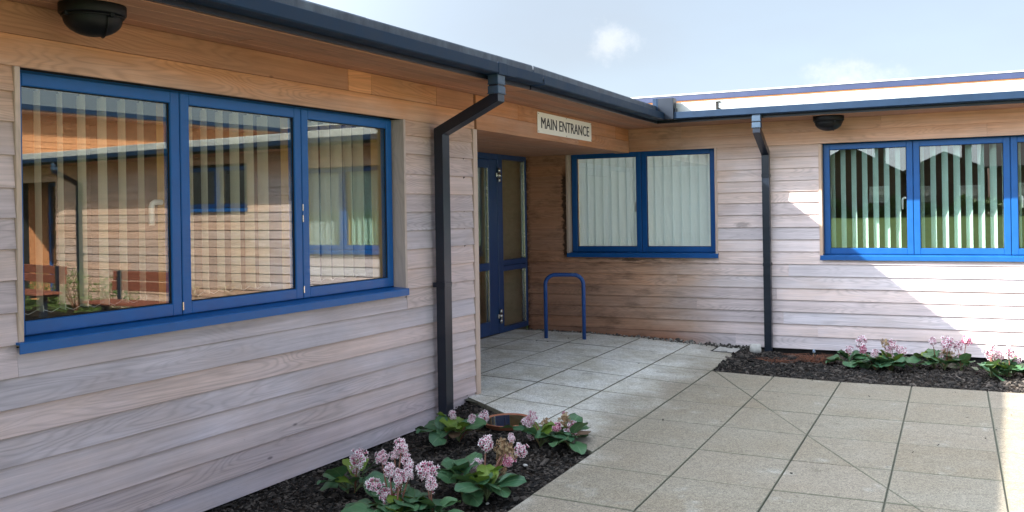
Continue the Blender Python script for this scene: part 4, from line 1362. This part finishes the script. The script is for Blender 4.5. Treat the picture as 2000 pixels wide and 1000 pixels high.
for k in range(5):
    c_ = mid + dv * (0.012 * (k - 2))
    mb.bbox((c_.x - 0.006, c_.y - 0.012, c_.z + 0.018), (c_.x + 0.006, c_.y + 0.012, c_.z + 0.0245 - 0.001 * abs(k - 2)), 0.001)
mb.build('worn_patch', STEEL, hoop)

# ------------------------------------------------------------------ dish, drain cover, stone
dish = thing('plant_saucer', 'round terracotta saucer holding a little water, sunk in the bark by the corner', 'saucer', (-2.965, 6.12, -0.01))
F = Matrix.Translation((-2.965, 6.07, bed_z1(-2.965, 6.07) + 0.004)) @ Matrix.Rotation(R(2.5), 4, 'X')
mb = MB()
mb.lathe([(0.0, 0.0), (0.150, 0.0), (0.163, 0.006), (0.178, 0.034), (0.186, 0.040), (0.180, 0.043), (0.170, 0.040), (0.160, 0.016), (0.148, 0.010), (0.0, 0.010)], seg=56)
mb.build('saucer', TERRA, dish, F)
mb = MB(); mb.lathe([(0.0, 0.036), (0.1675, 0.036)], seg=56, smooth=False)
mb.build('water', WATER, dish, F)
dc = thing('drain_cover', 'pale metal inspection cover let into the slabs beside the far bed', 'drain cover', (-2.26, 10.2, 0.04))
def pz(x): return zs(x) + 0.004
mb = MB()
for (a, b, c_, d, lift, mi) in ((-2.41, -2.13, 9.98, 10.33, 0.0, 0), (-2.385, -2.155, 10.005, 10.305, 0.003, 1)):
    vs = [(a, c_, pz(a) + lift), (b, c_, pz(b) + lift), (b, d, pz(b) + lift), (a, d, pz(a) + lift), (a, c_, pz(a) - 0.006), (b, c_, pz(b) - 0.006), (b, d, pz(b) - 0.006), (a, d, pz(a) - 0.006)]
    mb.add(vs, [(0, 1, 2, 3), (4, 5, 1, 0), (5, 6, 2, 1), (6, 7, 3, 2), (7, 4, 0, 3)], mi)
mb.build('cover_plate', [VOID, STONEW], dc)
mb = MB()
for x, y in ((-2.27, 10.02), (-2.27, 10.28)):
    mb.bbox((x - 0.035, y - 0.008, pz(x) + 0.002), (x + 0.035, y + 0.008, pz(x) + 0.006), 0.001)
mb.build('lifting_slot', VOID, dc)
mb = MB()
pr = [(0.0, 0.0), (0.048, 0.0), (0.056, 0.006), (0.060, 0.03), (0.060, 0.105), (0.055, 0.118), (0.045, 0.122), (0.0, 0.122)]
mb.lathe(pr, seg=20)
o = mb.build('stone_block', STONEW, None, Matrix.Translation((-2.065, 10.36, 0.028)) @ Matrix.Rotation(R(14), 4, 'Z') @ Matrix.Rotation(R(90), 4, 'Y'))
tag(o, 'rounded pale concrete lump lying at the foot of the rear downpipe', 'stone')
mb = MB(); mb.tube([(-2.235, 10.70, -0.06), (-2.233, 10.70, 0.02)], 0.008, 8); tag(mb.build('overflow_stub', STONEW), 'thin pale pipe stub poking out under the rear wall boards', 'pipe')

# ------------------------------------------------------------------ plants
def leaf_mesh(L, W, arch, cup, pet, curl, seed):
    """broad paddle leaf on a stalk; grows along +x from the crown at the origin"""
    r = random.Random(seed)
    nu, nt = 7, 9
    vs, fs, mi, att = [], [], [], []
    # stalk rises, then the blade leans over
    rise = pet * 0.62
    st = [Vector((pet * t * 0.8, 0, rise * (1 - (1 - t) ** 2))) for t in [i / 5 for i in range(6)]]
    base = st[-1]
    for i in range(nt + 1):
        t = i / nt
        w = W * 0.5 * (math.sin(math.pi * (0.045 + 0.905 * t ** 1.12)) ** 0.55)
        w = max(w, 0.006)
        x = base.x + L * t * (1 - 0.12 * arch * t)
        z = base.z + L * (0.32 * t - (0.30 + arch * 0.7) * t * t)
        for j in range(nu):
            u = -1 + 2 * j / (nu - 1)
            wob = 0.05 * W * math.sin(t * 9 + seed + u * 2) * abs(u)
            zz = z + cup * W * (u * u) * 0.5 + wob + curl * W * 0.1 * u
            vs.append((x - 0.03 * L * u * u * (1 - t), u * w, zz))
            att.append((u, t, 0))
    for i in range(nt):
        for j in range(nu - 1):
            a = i * nu + j
            fs.append((a, a + 1, a + nu + 1, a + nu)); mi.append(0)
    b = len(vs)
    for p, rr in zip(st, [0.0055, 0.005, 0.0045, 0.0042, 0.004, 0.0035]):
        for k in range(5):
            a = 2 * math.pi * k / 5
            vs.append((p.x, p.y + rr * math.cos(a), p.z + rr * math.sin(a))); att.append((0, 0, 0))
    for i in range(5):
        for k in range(5):
            fs.append((b + i * 5 + k, b + i * 5 + (k + 1) % 5, b + (i + 1) * 5 + (k + 1) % 5, b + (i + 1) * 5 + k)); mi.append(1)
    me = bpy.data.meshes.new('leaf')
    me.from_pydata(vs, [], fs)
    me.polygons.foreach_set('material_index', mi)
    me.polygons.foreach_set('use_smooth', [True] * len(fs))
    a = me.attributes.new('lf', 'FLOAT_VECTOR', 'POINT')
    a.data.foreach_set('vector', [c_ for v in att for c_ in v])
    return me
def with_mats(me, mats):
    m = me.copy()
    for q in mats: m.materials.append(q)
    return m
LV = []
for q in range(7):
    r = random.Random(40 + q)
    me = leaf_mesh(r.uniform(0.115, 0.155), r.uniform(0.108, 0.138), r.uniform(0.05, 0.5), r.uniform(0.02, 0.22), r.uniform(0.06, 0.11), r.uniform(-1, 1), q)
    LV.append((with_mats(me, [LEAF, PETIOLE]), with_mats(me, [LEAFY, PETIOLE]), with_mats(me, [LEAFB, PETIOLE])))

def flower_mesh(kind, seed, n=34, rad=0.036, tall=1.05):
    """a dense truss of little five petalled bells"""
    r = random.Random(seed)
    vs, fs, mi, tint = [], [], [], []
    def put(p, nrm, size, heart, tt):
        nrm = nrm.normalized()
        a = nrm.orthogonal().normalized(); b_ = nrm.cross(a)
        ph = r.uniform(0, 6.28)
        b = len(vs)
        vs.append(tuple(p - nrm * size * 0.15)); tint.append(tt)
        for k in range(5):
            an = ph + 2 * math.pi * k / 5
            d = a * math.cos(an) + b_ * math.sin(an)
            e = a * math.cos(an + 0.48) + b_ * math.sin(an + 0.48)
            f_ = a * math.cos(an - 0.48) + b_ * math.sin(an - 0.48)
            i0 = len(vs)
            vs.append(tuple(p + f_ * size * 0.62 + nrm * size * 0.25)); vs.append(tuple(p + d * size + nrm * size * 0.42)); vs.append(tuple(p + e * size * 0.62 + nrm * size * 0.25))
            t3 = min(1, max(0, tt + r.uniform(-0.12, 0.12)))
            tint.extend([t3, min(1, t3 + 0.15), t3])
            fs.append((b, i0, i0 + 1, i0 + 2)); mi.append(0)
        # heart and calyx
        i0 = len(vs)
        s = size * heart
        for k in range(5):
            an = ph + 2 * math.pi * k / 5
            vs.append(tuple(p + (a * math.cos(an) + b_ * math.sin(an)) * s + nrm * size * 0.16)); tint.append(r.random())
        vs.append(tuple(p + nrm * size * 0.34)); tint.append(0.5)
        vs.append(tuple(p - nrm * size * 0.9)); tint.append(0.2)
        for k in range(5):
            fs.append((i0 + k, i0 + (k + 1) % 5, i0 + 5)); mi.append(1)
            fs.append((i0 + (k + 1) % 5, i0 + k, i0 + 6)); mi.append(1)
    for q in range(n):
        u = r.uniform(-0.75, 1); th = r.uniform(0, 6.28)
        rr = math.sqrt(max(0, 1 - u * u))
        d = Vector((rr * math.cos(th), rr * math.sin(th), u))
        sp = r.uniform(0.62, 1.16)
        lump = 0.80 + 0.42 * math.sin(th * 2 + seed) * rr * (0.6 + 0.4 * math.sin(u * 5 + seed))
        p = Vector((d.x * rad * lump, d.y * rad * lump, d.z * rad * tall)) * sp
        put(p, d + Vector((r.uniform(-.4, .4), r.uniform(-.4, .4), r.uniform(-.3, .3))), r.uniform(0.0095, 0.0135) * (0.8 if kind == 'd' else 1), 0.33 if kind != 'm' else 0.55, r.betavariate(4, 1.2) if kind == 'p' else r.random() * (0.5 if kind == 'm' else 1))
    me = bpy.data.meshes.new('flower_head')
    me.from_pydata(vs, [], fs)
    for m in {'p': (PETAL, HEART), 'm': (PETAL, HEART), 'd': (DRY, DRY)}[kind]:
        me.materials.append(m)
    me.polygons.foreach_set('material_index', mi)
    at = me.attributes.new('tint', 'FLOAT', 'POINT'); at.data.foreach_set('value', tint)
    return me
FH_M = {k: [flower_mesh(k, 7 * s + ord(k), 62 if k != 'd' else 70) for s in range(3)] for k in 'pmd'}

PL = [
('A1',(-3.084,4.329,0.020),[(0.031, -0.014, 0.181, 'p', 1.2), (0.004, 0.007, 0.103, 'p', 0.6)]),
('A',(-2.590,3.996,0.020),[(-0.047, -0.037, 0.318, 'p', 0.9), (0.014, 0.018, 0.368, 'p', 1.2), (0.042, 0.034, 0.288, 'p', 1.2), (0.002, -0.047, 0.264, 'p', 1.1), (0.037, -0.036, 0.228, 'p', 1.2), (0.101, 0.086, 0.229, 'p', 1.3), (0.143, 0.041, 0.188, 'p', 0.9), (0.067, 0.003, 0.242, 'p', 1), (-0.113, 0.001, 0.149, 'p', 1.3), (-0.034, -0.02, 0.117, 'p', 1.1), (0.0, 0.037, 0.115, 'p', 1), (-0.021, -0.013, 0.064, 'p', 1.1), (-0.015, 0.008, 0.323, 'p', 0.8)]),
('B',(-2.527,4.633,0.020),[(0.096, 0.007, 0.25, 'p', 1.2), (0.144, 0.084, 0.213, 'd', 1.3), (0.125, 0.101, 0.148, 'd', 1.3), (0.173, 0.085, 0.18, 'd', 1.1), (0.219, 0.131, 0.191, 'p', 1.1), (0.041, 0.039, 0.114, 'p', 1.0), (0.051, -0.024, 0.108, 'p', 0.8), (0.182, 0.116, 0.261, 'p', 0.8), (-0.006, 0.007, 0.085, 'p', 0.6), (0.19, 0.069, 0.145, 'm', 0.8), (0.17, 0.029, 0.098, 'd', 0.7)]),
('C',(-3.095,5.575,0.020),[(-0.051, 0.016, 0.155, 'p', 0.8), (0.067, 0.029, 0.133, 'p', 1), (0.116, 0.08, 0.134, 'p', 1.2)]),
('D',(-2.523,5.657,0.020),[(-0.047, 0.019, 0.17, 'p', 1), (-0.066, -0.008, 0.13, 'p', 1), (0.019, 0.056, 0.116, 'd', 1.1), (0.121, 0.046, 0.165, 'd', 1.1), (0.115, 0.088, 0.197, 'm', 0.4), (0.155, 0.068, 0.101, 'p', 1.2), (0.123, 0.107, 0.048, 'm', 0.6), (-0.061, 0.013, 0.046, 'p', 0.8), (0.101, 0.004, 0.125, 'm', 0.8)]),
('F1',(-1.004,9.960,-0.020),[(0.11, 0.012, 0.181, 'p', 1.5), (0.009, -0.027, 0.114, 'p', 1.2)]),
('F2',(-0.588,9.699,-0.020),[(-0.181, -0.035, 0.17, 'm', 1.2), (-0.041, -0.027, 0.241, 'd', 1.1), (0.029, 0.028, 0.202, 'p', 1.4), (0.089, 0.02, 0.156, 'p', 1.2), (-0.011, -0.005, 0.165, 'p', 1.2), (-0.096, -0.059, 0.138, 'p', 1.1), (0.02, -0.007, 0.082, 'p', 0.9)]),
('G',(-0.107,9.968,-0.020),[(-0.082, -0.03, 0.24, 'p', 1.2), (0.017, 0.017, 0.214, 'p', 1.4), (0.153, 0.118, 0.231, 'm', 1.3), (0.098, 0.067, 0.186, 'p', 1.2), (0.033, 0.063, 0.102, 'd', 1.3), (0.114, 0.094, 0.062, 'p', 1.1), (-0.009, 0.05, 0.062, 'p', 1)]),
('H',(0.432,9.698,-0.020),[(-0.108, -0.032, 0.198, 'p', 1.4), (-0.007, -0.041, 0.205, 'p', 1.4), (-0.06, 0.011, 0.147, 'p', 1.2), (0.069, 0.084, 0.114, 'p', 1.2), (-0.123, -0.014, 0.252, 'p', 0.9)]),
]
INFO = {
 'A1': ('small pink bergenia with one upright truss at the left edge of the near bed', 16, 1.0),
 'A': ('bushy pink and white bergenia in front, with the most flower heads', 44, 1.15),
 'B': ('bergenia with a large dried brown flower cluster in the middle of the near bed', 38, 1.15),
 'C': ('bergenia with yellow green young leaves between the downpipe foot and the saucer', 22, 1.1),
 'D': ('bergenia beside the terracotta saucer at the right corner of the near bed', 26, 1.15),
 'F1': ('pink bergenia leftmost in the far bed next to the red twigs', 26, 1.05),
 'F2': ('largest bergenia of the far bed, leaves hanging over the slab edge', 46, 1.15),
 'G': ('bergenia in the far bed just left of the sunlit patch', 34, 1.12),
 'H': ('bergenia bleached by the sun at the right end of the far bed', 38, 1.2),
}
for key, g0, heads in PL:
    label, nl, sc = INFO[key]
    r = random.Random(sum(ord(c_) for c_ in key) * 7)
    t = thing('bergenia_plant', label, 'plant', g0, 'bergenia plants in flower')
    g0 = Vector(g0)
    crowns = [Vector((0, 0, 0))] + [Vector((r.uniform(-0.19, 0.19) * sc, r.uniform(-0.13, 0.13) * sc, 0)) for _ in range(3 if nl > 25 else 2 if nl > 14 else 1)]
    for k in range(nl):
        cr_ = crowns[k % len(crowns)]
        outer = k < nl * 0.5
        az = 2 * math.pi * (k * 0.381966) + r.uniform(-0.4, 0.4)
        tilt = r.uniform(-0.40, 0.15) if outer else r.uniform(-0.9, -0.35)
        v = 0
        if not outer and r.random() < (0.75 if key == 'C' else 0.38): v = 1
        if outer and r.random() < 0.05: v = 2
        me = LV[r.randrange(7)][v]
        s = sc * (r.uniform(0.85, 1.15) if outer else r.uniform(0.62, 0.95))
        Mx = Matrix.Translation(g0 + cr_ + Vector((0, 0, 0.0))) @ Matrix.Rotation(az, 4, 'Z') @ Matrix.Rotation(tilt, 4, 'Y') @ Matrix.Rotation(r.uniform(-0.4, 0.4), 4, 'X') @ Matrix.Diagonal((s, s, s, 1))
        link('leaf', me, t, Mx)
    spr = 1.22
    for (dx, dy, dz, kd, s) in heads:
        dx, dy = dx * spr + r.uniform(-.012, .012), dy * spr
        dz = max(dz + (0.035 if key[0] in 'FGH' else 0.015), 0.06)
        p = g0 + Vector((dx, dy, dz))
        cr_ = min(crowns, key=lambda q: (q.x - dx) ** 2 + (q.y - dy) ** 2)
        q0 = g0 + cr_
        d = (p - q0)
        m1 = q0 + d * 0.5 + Vector((r.uniform(-.01, .01), r.uniform(-.01, .01), 0.02))
        mb = MB(); mb.tube([q0, m1, p - Vector((0, 0, 0.015))], [0.0052, 0.0045, 0.0035], 7)
        mb.build('flower_stalk', STEM, t)
        ss = s * (1.18 if key[0] in 'FGH' else 1.0) * r.uniform(0.8, 1.1)
        link('flower_head', FH_M[kd][r.randrange(3)], t, Matrix.Translation(p) @ Matrix.Rotation(r.uniform(-0.35, 0.35), 4, 'X') @ Matrix.Rotation(r.uniform(-0.35, 0.35), 4, 'Y') @ Matrix.Rotation(r.uniform(0, 6.28), 4, 'Z') @ Matrix.Diagonal((ss, ss, ss * r.uniform(0.9, 1.15), 1)))
# bare red twigs
def twigs(label, x, y, z, n, rad, h, seed):
    r = random.Random(seed)
    mb = MB()
    for _ in range(n):
        a = r.uniform(0, 6.28); l = r.uniform(0.4, 1) * rad
        p0 = Vector((x + r.gauss(0, rad * 0.25), y + r.gauss(0, rad * 0.12), z))
        p2 = p0 + Vector((math.cos(a) * l * 1.5, math.sin(a) * l * 0.6, r.uniform(0.01, h)))
        p1 = (p0 + p2) / 2 + Vector((0, 0, r.uniform(0.01, h * 0.6)))
        mb.tube([p0, p1, p2], [0.0024, 0.002, 0.0012], 4, cap=False)
    return tag(mb.build('bare_twigs', BARK), label, 'twigs')
twigs('tangle of bare red twigs beside the leftmost far bergenia', -1.32, 10.0, -0.03, 80, 0.22, 0.10, 3)
twigs('low patch of reddish twigs near the left corner of the far bed', -1.75, 9.85, -0.03, 40, 0.20, 0.05, 4)
# litter in the beds
mb = MB(); mb.tube([(-2.62, 4.86, 0.004), (-2.50, 5.02, 0.012)], [0.007, 0.004], 6); mb.tube([(-2.50, 5.02, 0.012), (-2.47, 5.10, 0.008)], [0.004, 0.003], 6)
tag(mb.build('dead_stick', plain('grey_stick', (0.12, 0.10, 0.085), 0.8)), 'short grey stick lying on the bark of the near bed', 'stick')
def pebble(label, loc, s, seed):
    r = random.Random(seed)
    mb = MB(); mb.lathe([(0, -1), (0.7, -0.75), (1, 0), (0.75, 0.7), (0, 0.95)], seg=9)
    mb.v = [(v[0] * s * 1.3 * r.uniform(.9, 1.1), v[1] * s * r.uniform(.9, 1.1), v[2] * s * 0.6) for v in mb.v]
    return tag(mb.build('pebble', plain('white_stone', (0.55, 0.53, 0.50), 0.7), None, Matrix.Translation(loc) @ Matrix.Rotation(r.uniform(0, 3), 4, 'Z')), label, 'stone')
pebble('white pebble on the bark below the right corner plant', (-2.455, 5.27, 0.0), 0.014, 1)
pebble('white pebble in the far bed near its left corner', (-1.985, 9.22, -0.004), 0.016, 2)
pebble('pale pebble at the foot of the corner trim', (-3.36, 6.33, 0.0), 0.020, 3)
pebble('tiny pale stone in front of the middle plant', (-2.33, 4.50, 0.0), 0.010, 4)
fl = thing('bluebell_stem', 'single tiny pale blue flower standing alone in the far bed', 'flower', (-1.37, 10.28, -0.05))
mb = MB(); mb.tube([(-1.37, 10.28, -0.05), (-1.372, 10.278, 0.045)], [0.003, 0.002], 5); mb.build('stem', PETIOLE, fl)
BLUEF = petalm('pale_blue_petal', (0.30, 0.45, 0.70), (0.75, 0.85, 0.95))
fm = flower_mesh('p', 99, 12, 0.014); fm.materials.clear(); fm.materials.append(BLUEF); fm.materials.append(BLUEF)
link('flower_head', fm, fl, Matrix.Translation((-1.372, 10.278, 0.05)))

# ------------------------------------------------------------------ things seen only in the glass
def bench(label, x0, x1, y, rz=0.0):
    cxx = (x0 + x1) / 2
    t = thing('park_bench', label, 'bench', (cxx, y, 0), 'courtyard benches')
    F = Matrix.Translation((cxx, y, 0)) @ Matrix.Rotation(rz, 4, 'Z')
    w = (x1 - x0) / 2
    for k in range(3):
        mb = MB(); mb.bbox((-w, -0.22 + k * 0.145, 0.43), (w, -0.085 + k * 0.145, 0.465), 0.006); mb.build('seat_slat', SLATW, t, F)
    for k in range(2):
        mb = MB(); mb.bbox((-w, 0.24 + k * 0.02, 0.58 + k * 0.14), (w, 0.27 + k * 0.02, 0.71 + k * 0.14), 0.006); mb.build('back_slat', SLATW, t, F)
    for s in (-1, 1):
        mb = MB(); mb.bbox((s * w * 0.75 - 0.035, -0.05, 0.0), (s * w * 0.75 + 0.035, 0.05, 0.43), 0.006); mb.bbox((s * w * 0.75 - 0.03, -0.2, 0.39), (s * w * 0.75 + 0.03, 0.24, 0.43), 0.006); mb.bbox((s * w * 0.75 - 0.025, 0.20, 0.40), (s * w * 0.75 + 0.025, 0.245, 0.86), 0.006)
        mb.build('leg', PIPE, t, F)
bench('red slatted bench mirrored in the left and middle panes of the near window', 2.05, 3.60, 8.35)
bench('red slatted bench mirrored at the left edge of the near window', 5.35, 6.95, 8.85, 0.12)
def shrub(label, x, y, w, h, seed, n=1500, mat=None, spiky=False):
    r = random.Random(seed)
    t = thing('shrub', label, 'shrub', (x, y, -0.03), 'shrubs along the rear wall')
    vs, fs, tint = [], [], []
    for _ in range(n):
        u = r.uniform(-0.2, 1); th = r.uniform(0, 6.28); rr = math.sqrt(max(0, 1 - u * u)) * r.uniform(0.6, 1.05)
        lump = 1 + 0.18 * math.sin(th * 3 + seed) + 0.1 * math.sin(u * 9 + th * 5)
        p = Vector((x + rr * math.cos(th) * w * lump, y + rr * math.sin(th) * w * 0.8 * lump, max(0.0, u) * h * lump * r.uniform(0.8, 1.05) + 0.02))
        d = Vector((r.uniform(-1, 1), r.uniform(-1, 1), r.uniform(0, 1.2))).normalized()
        e = d.orthogonal().normalized()
        l, q = r.uniform(0.02, 0.045), r.uniform(0.006, 0.012)
        b = len(vs)
        vs += [tuple(p - e * q), tuple(p + d * l), tuple(p + e * q), tuple(p - d * l * 0.4)]
        fs.append((b, b + 1, b + 2, b + 3)); c_ = r.random(); tint += [c_] * 4
    me = bpy.data.meshes.new('foliage'); me.from_pydata(vs, [], fs); me.materials.append(mat or SHRUB)
    at = me.attributes.new('tint', 'FLOAT', 'POINT'); at.data.foreach_set('value', tint)
    link('foliage', me, t)
    mb = MB()
    for _ in range(9):
        a = r.uniform(0, 6.28)
        mb.tube([(x, y, -0.03), (x + math.cos(a) * w * 0.4, y + math.sin(a) * w * 0.4, h * 0.45), (x + math.cos(a) * w * 0.7, y + math.sin(a) * w * 0.6, h * 0.75)], [0.008, 0.006, 0.003], 5)
    mb.build('branches', BARK, t)
shrub('rounded green shrub mirrored beside the left bench', 7.6, 10.05, 0.40, 0.66, 1)
shrub('rounded green shrub mirrored between the two benches', 6.65, 10.05, 0.42, 0.66, 2)
shrub('rounded green shrub mirrored behind the right bench', 5.5, 10.0, 0.42, 0.64, 3)
shrub('wiry dry shrub mirrored low in the middle pane', 3.9, 10.1, 0.34, 0.62, 4, 900, DRY)
shrub('wiry dry shrub mirrored low in the middle pane further right', 2.9, 10.1, 0.32, 0.50, 5, 900, DRY)

def house(label, x, y, w, d, h, rh, ridge_x=True, wall=None):
    z = lawn_z(x, y) - 0.05
    t = thing('house', label, 'house', (x, y, z), 'houses beyond the lawn')
    mb = MB(); mb.box((x - w / 2, y - d / 2, z), (x + w / 2, y + d / 2, z + h))
    if not ridge_x:
        for s in (-1, 1):
            yy = y + s * d / 2
            mb.add([(x - w / 2, yy, z + h), (x + w / 2, yy, z + h), (x, yy, z + h + rh)], [(0, 1, 2)])
    else:
        for s in (-1, 1):
            xx_ = x + s * w / 2
            mb.add([(xx_, y - d / 2, z + h), (xx_, y + d / 2, z + h), (xx_, y, z + h + rh)], [(0, 1, 2)])
    wl = mb.build('wall', wall or BRICK, t)
    mb = MB(); e = 0.35
    if ridge_x:
        mb.prism([(y - d / 2 - e, z + h - 0.15), (y - d / 2 - e, z + h - 0.02), (y, z + h + rh + 0.15), (y + d / 2 + e, z + h - 0.02), (y + d / 2 + e, z + h - 0.15), (y, z + h + rh + 0.01)][::-1], x - w / 2 - e, x + w / 2 + e)
    else:
        F = Matrix.Rotation(math.pi / 2, 4, 'Z')
        mb.prism([(-(x + w / 2 + e), z + h - 0.15), (-(x + w / 2 + e), z + h - 0.02), (-x, z + h + rh + 0.15), (-(x - w / 2 - e), z + h - 0.02), (-(x - w / 2 - e), z + h - 0.15), (-x, z + h + rh + 0.01)][::-1], y - d / 2 - e, y + d / 2 + e)
        mb.v = [tuple(F @ Vector(v)) for v in mb.v]
    rf = mb.build('roof', TILE, t)
    mb = MB(); mb.box((x + w * 0.2, y - 0.4, z + h + rh * 0.4), (x + w * 0.2 + 0.7, y + 0.4, z + h + rh + 0.9)); mb.build('chimney', BRICK, rf)
    for cx2 in (-0.28, 0.28):
        for cz in (1.0, 3.5):
            if cz > h - 1: continue
            mb = MB(); mb.box((x + w * cx2 - 0.7, y + d / 2, z + cz), (x + w * cx2 + 0.7, y + d / 2 + 0.06, z + cz + 1.2)); wi = mb.build('window', WHITE, t)
            mb = MB(); mb.box((x + w * cx2 - 0.6, y + d / 2 + 0.061, z + cz + 0.1), (x + w * cx2 + 0.6, y + d / 2 + 0.07, z + cz + 1.1)); mb.build('pane', GLASS, wi)
house('dark gabled house mirrored in the left pane of the sunlit window', -6.8, -54, 7, 9, 3.1, 2.0, False)
house('lower dark house mirrored at the left edge of the sunlit window', -15.5, -56, 7, 9, 2.9, 1.6, False)
house('dark house with long roof mirrored between the two panes', -0.6, -60, 6.0, 8, 3.2, 1.5, False)
house('dark gabled house mirrored in the right pane of the sunlit window', 6.2, -55, 8, 9, 3.4, 2.1, True)
house('dark house mirrored at the right edge of the sunlit window', 16, -57, 8, 9, 3.2, 2.2, False)
house('dark house mirrored in the far left of the rear glass', -28, -57, 9, 9, 4.2, 2.6, True)
def hedge(label, x0, x1, y, h, seed):
    r = random.Random(seed); vs, fs, tint = [], [], []
    z0 = lawn_z(0, y)
    for _ in range(9000):
        x = r.uniform(x0, x1); yy = y + r.uniform(-0.6, 0.6); z = z0 + r.random() ** 0.6 * (h + 0.35 * math.sin(x * 1.3) + 0.3 * math.sin(x * 3.1))
        d = Vector((r.uniform(-1, 1), r.uniform(-1, 1), r.uniform(-1, 1))).normalized(); e = d.orthogonal().normalized()
        l = r.uniform(0.1, 0.25); b = len(vs); p = Vector((x, yy, z))
        vs += [tuple(p - e * l * .5), tuple(p + d * l), tuple(p + e * l * .5), tuple(p - d * l)]
        fs.append((b, b + 1, b + 2, b + 3)); c_ = r.random(); tint += [c_] * 4
    me = bpy.data.meshes.new('hedge'); me.from_pydata(vs, [], fs); me.materials.append(SHRUB)
    at = me.attributes.new('tint', 'FLOAT', 'POINT'); at.data.foreach_set('value', tint)
    tag(link('hedge', me), label, 'hedge')
hedge('ragged garden hedge mirrored beyond the lawn', -34, 30, -48.5, 0.9, 8)
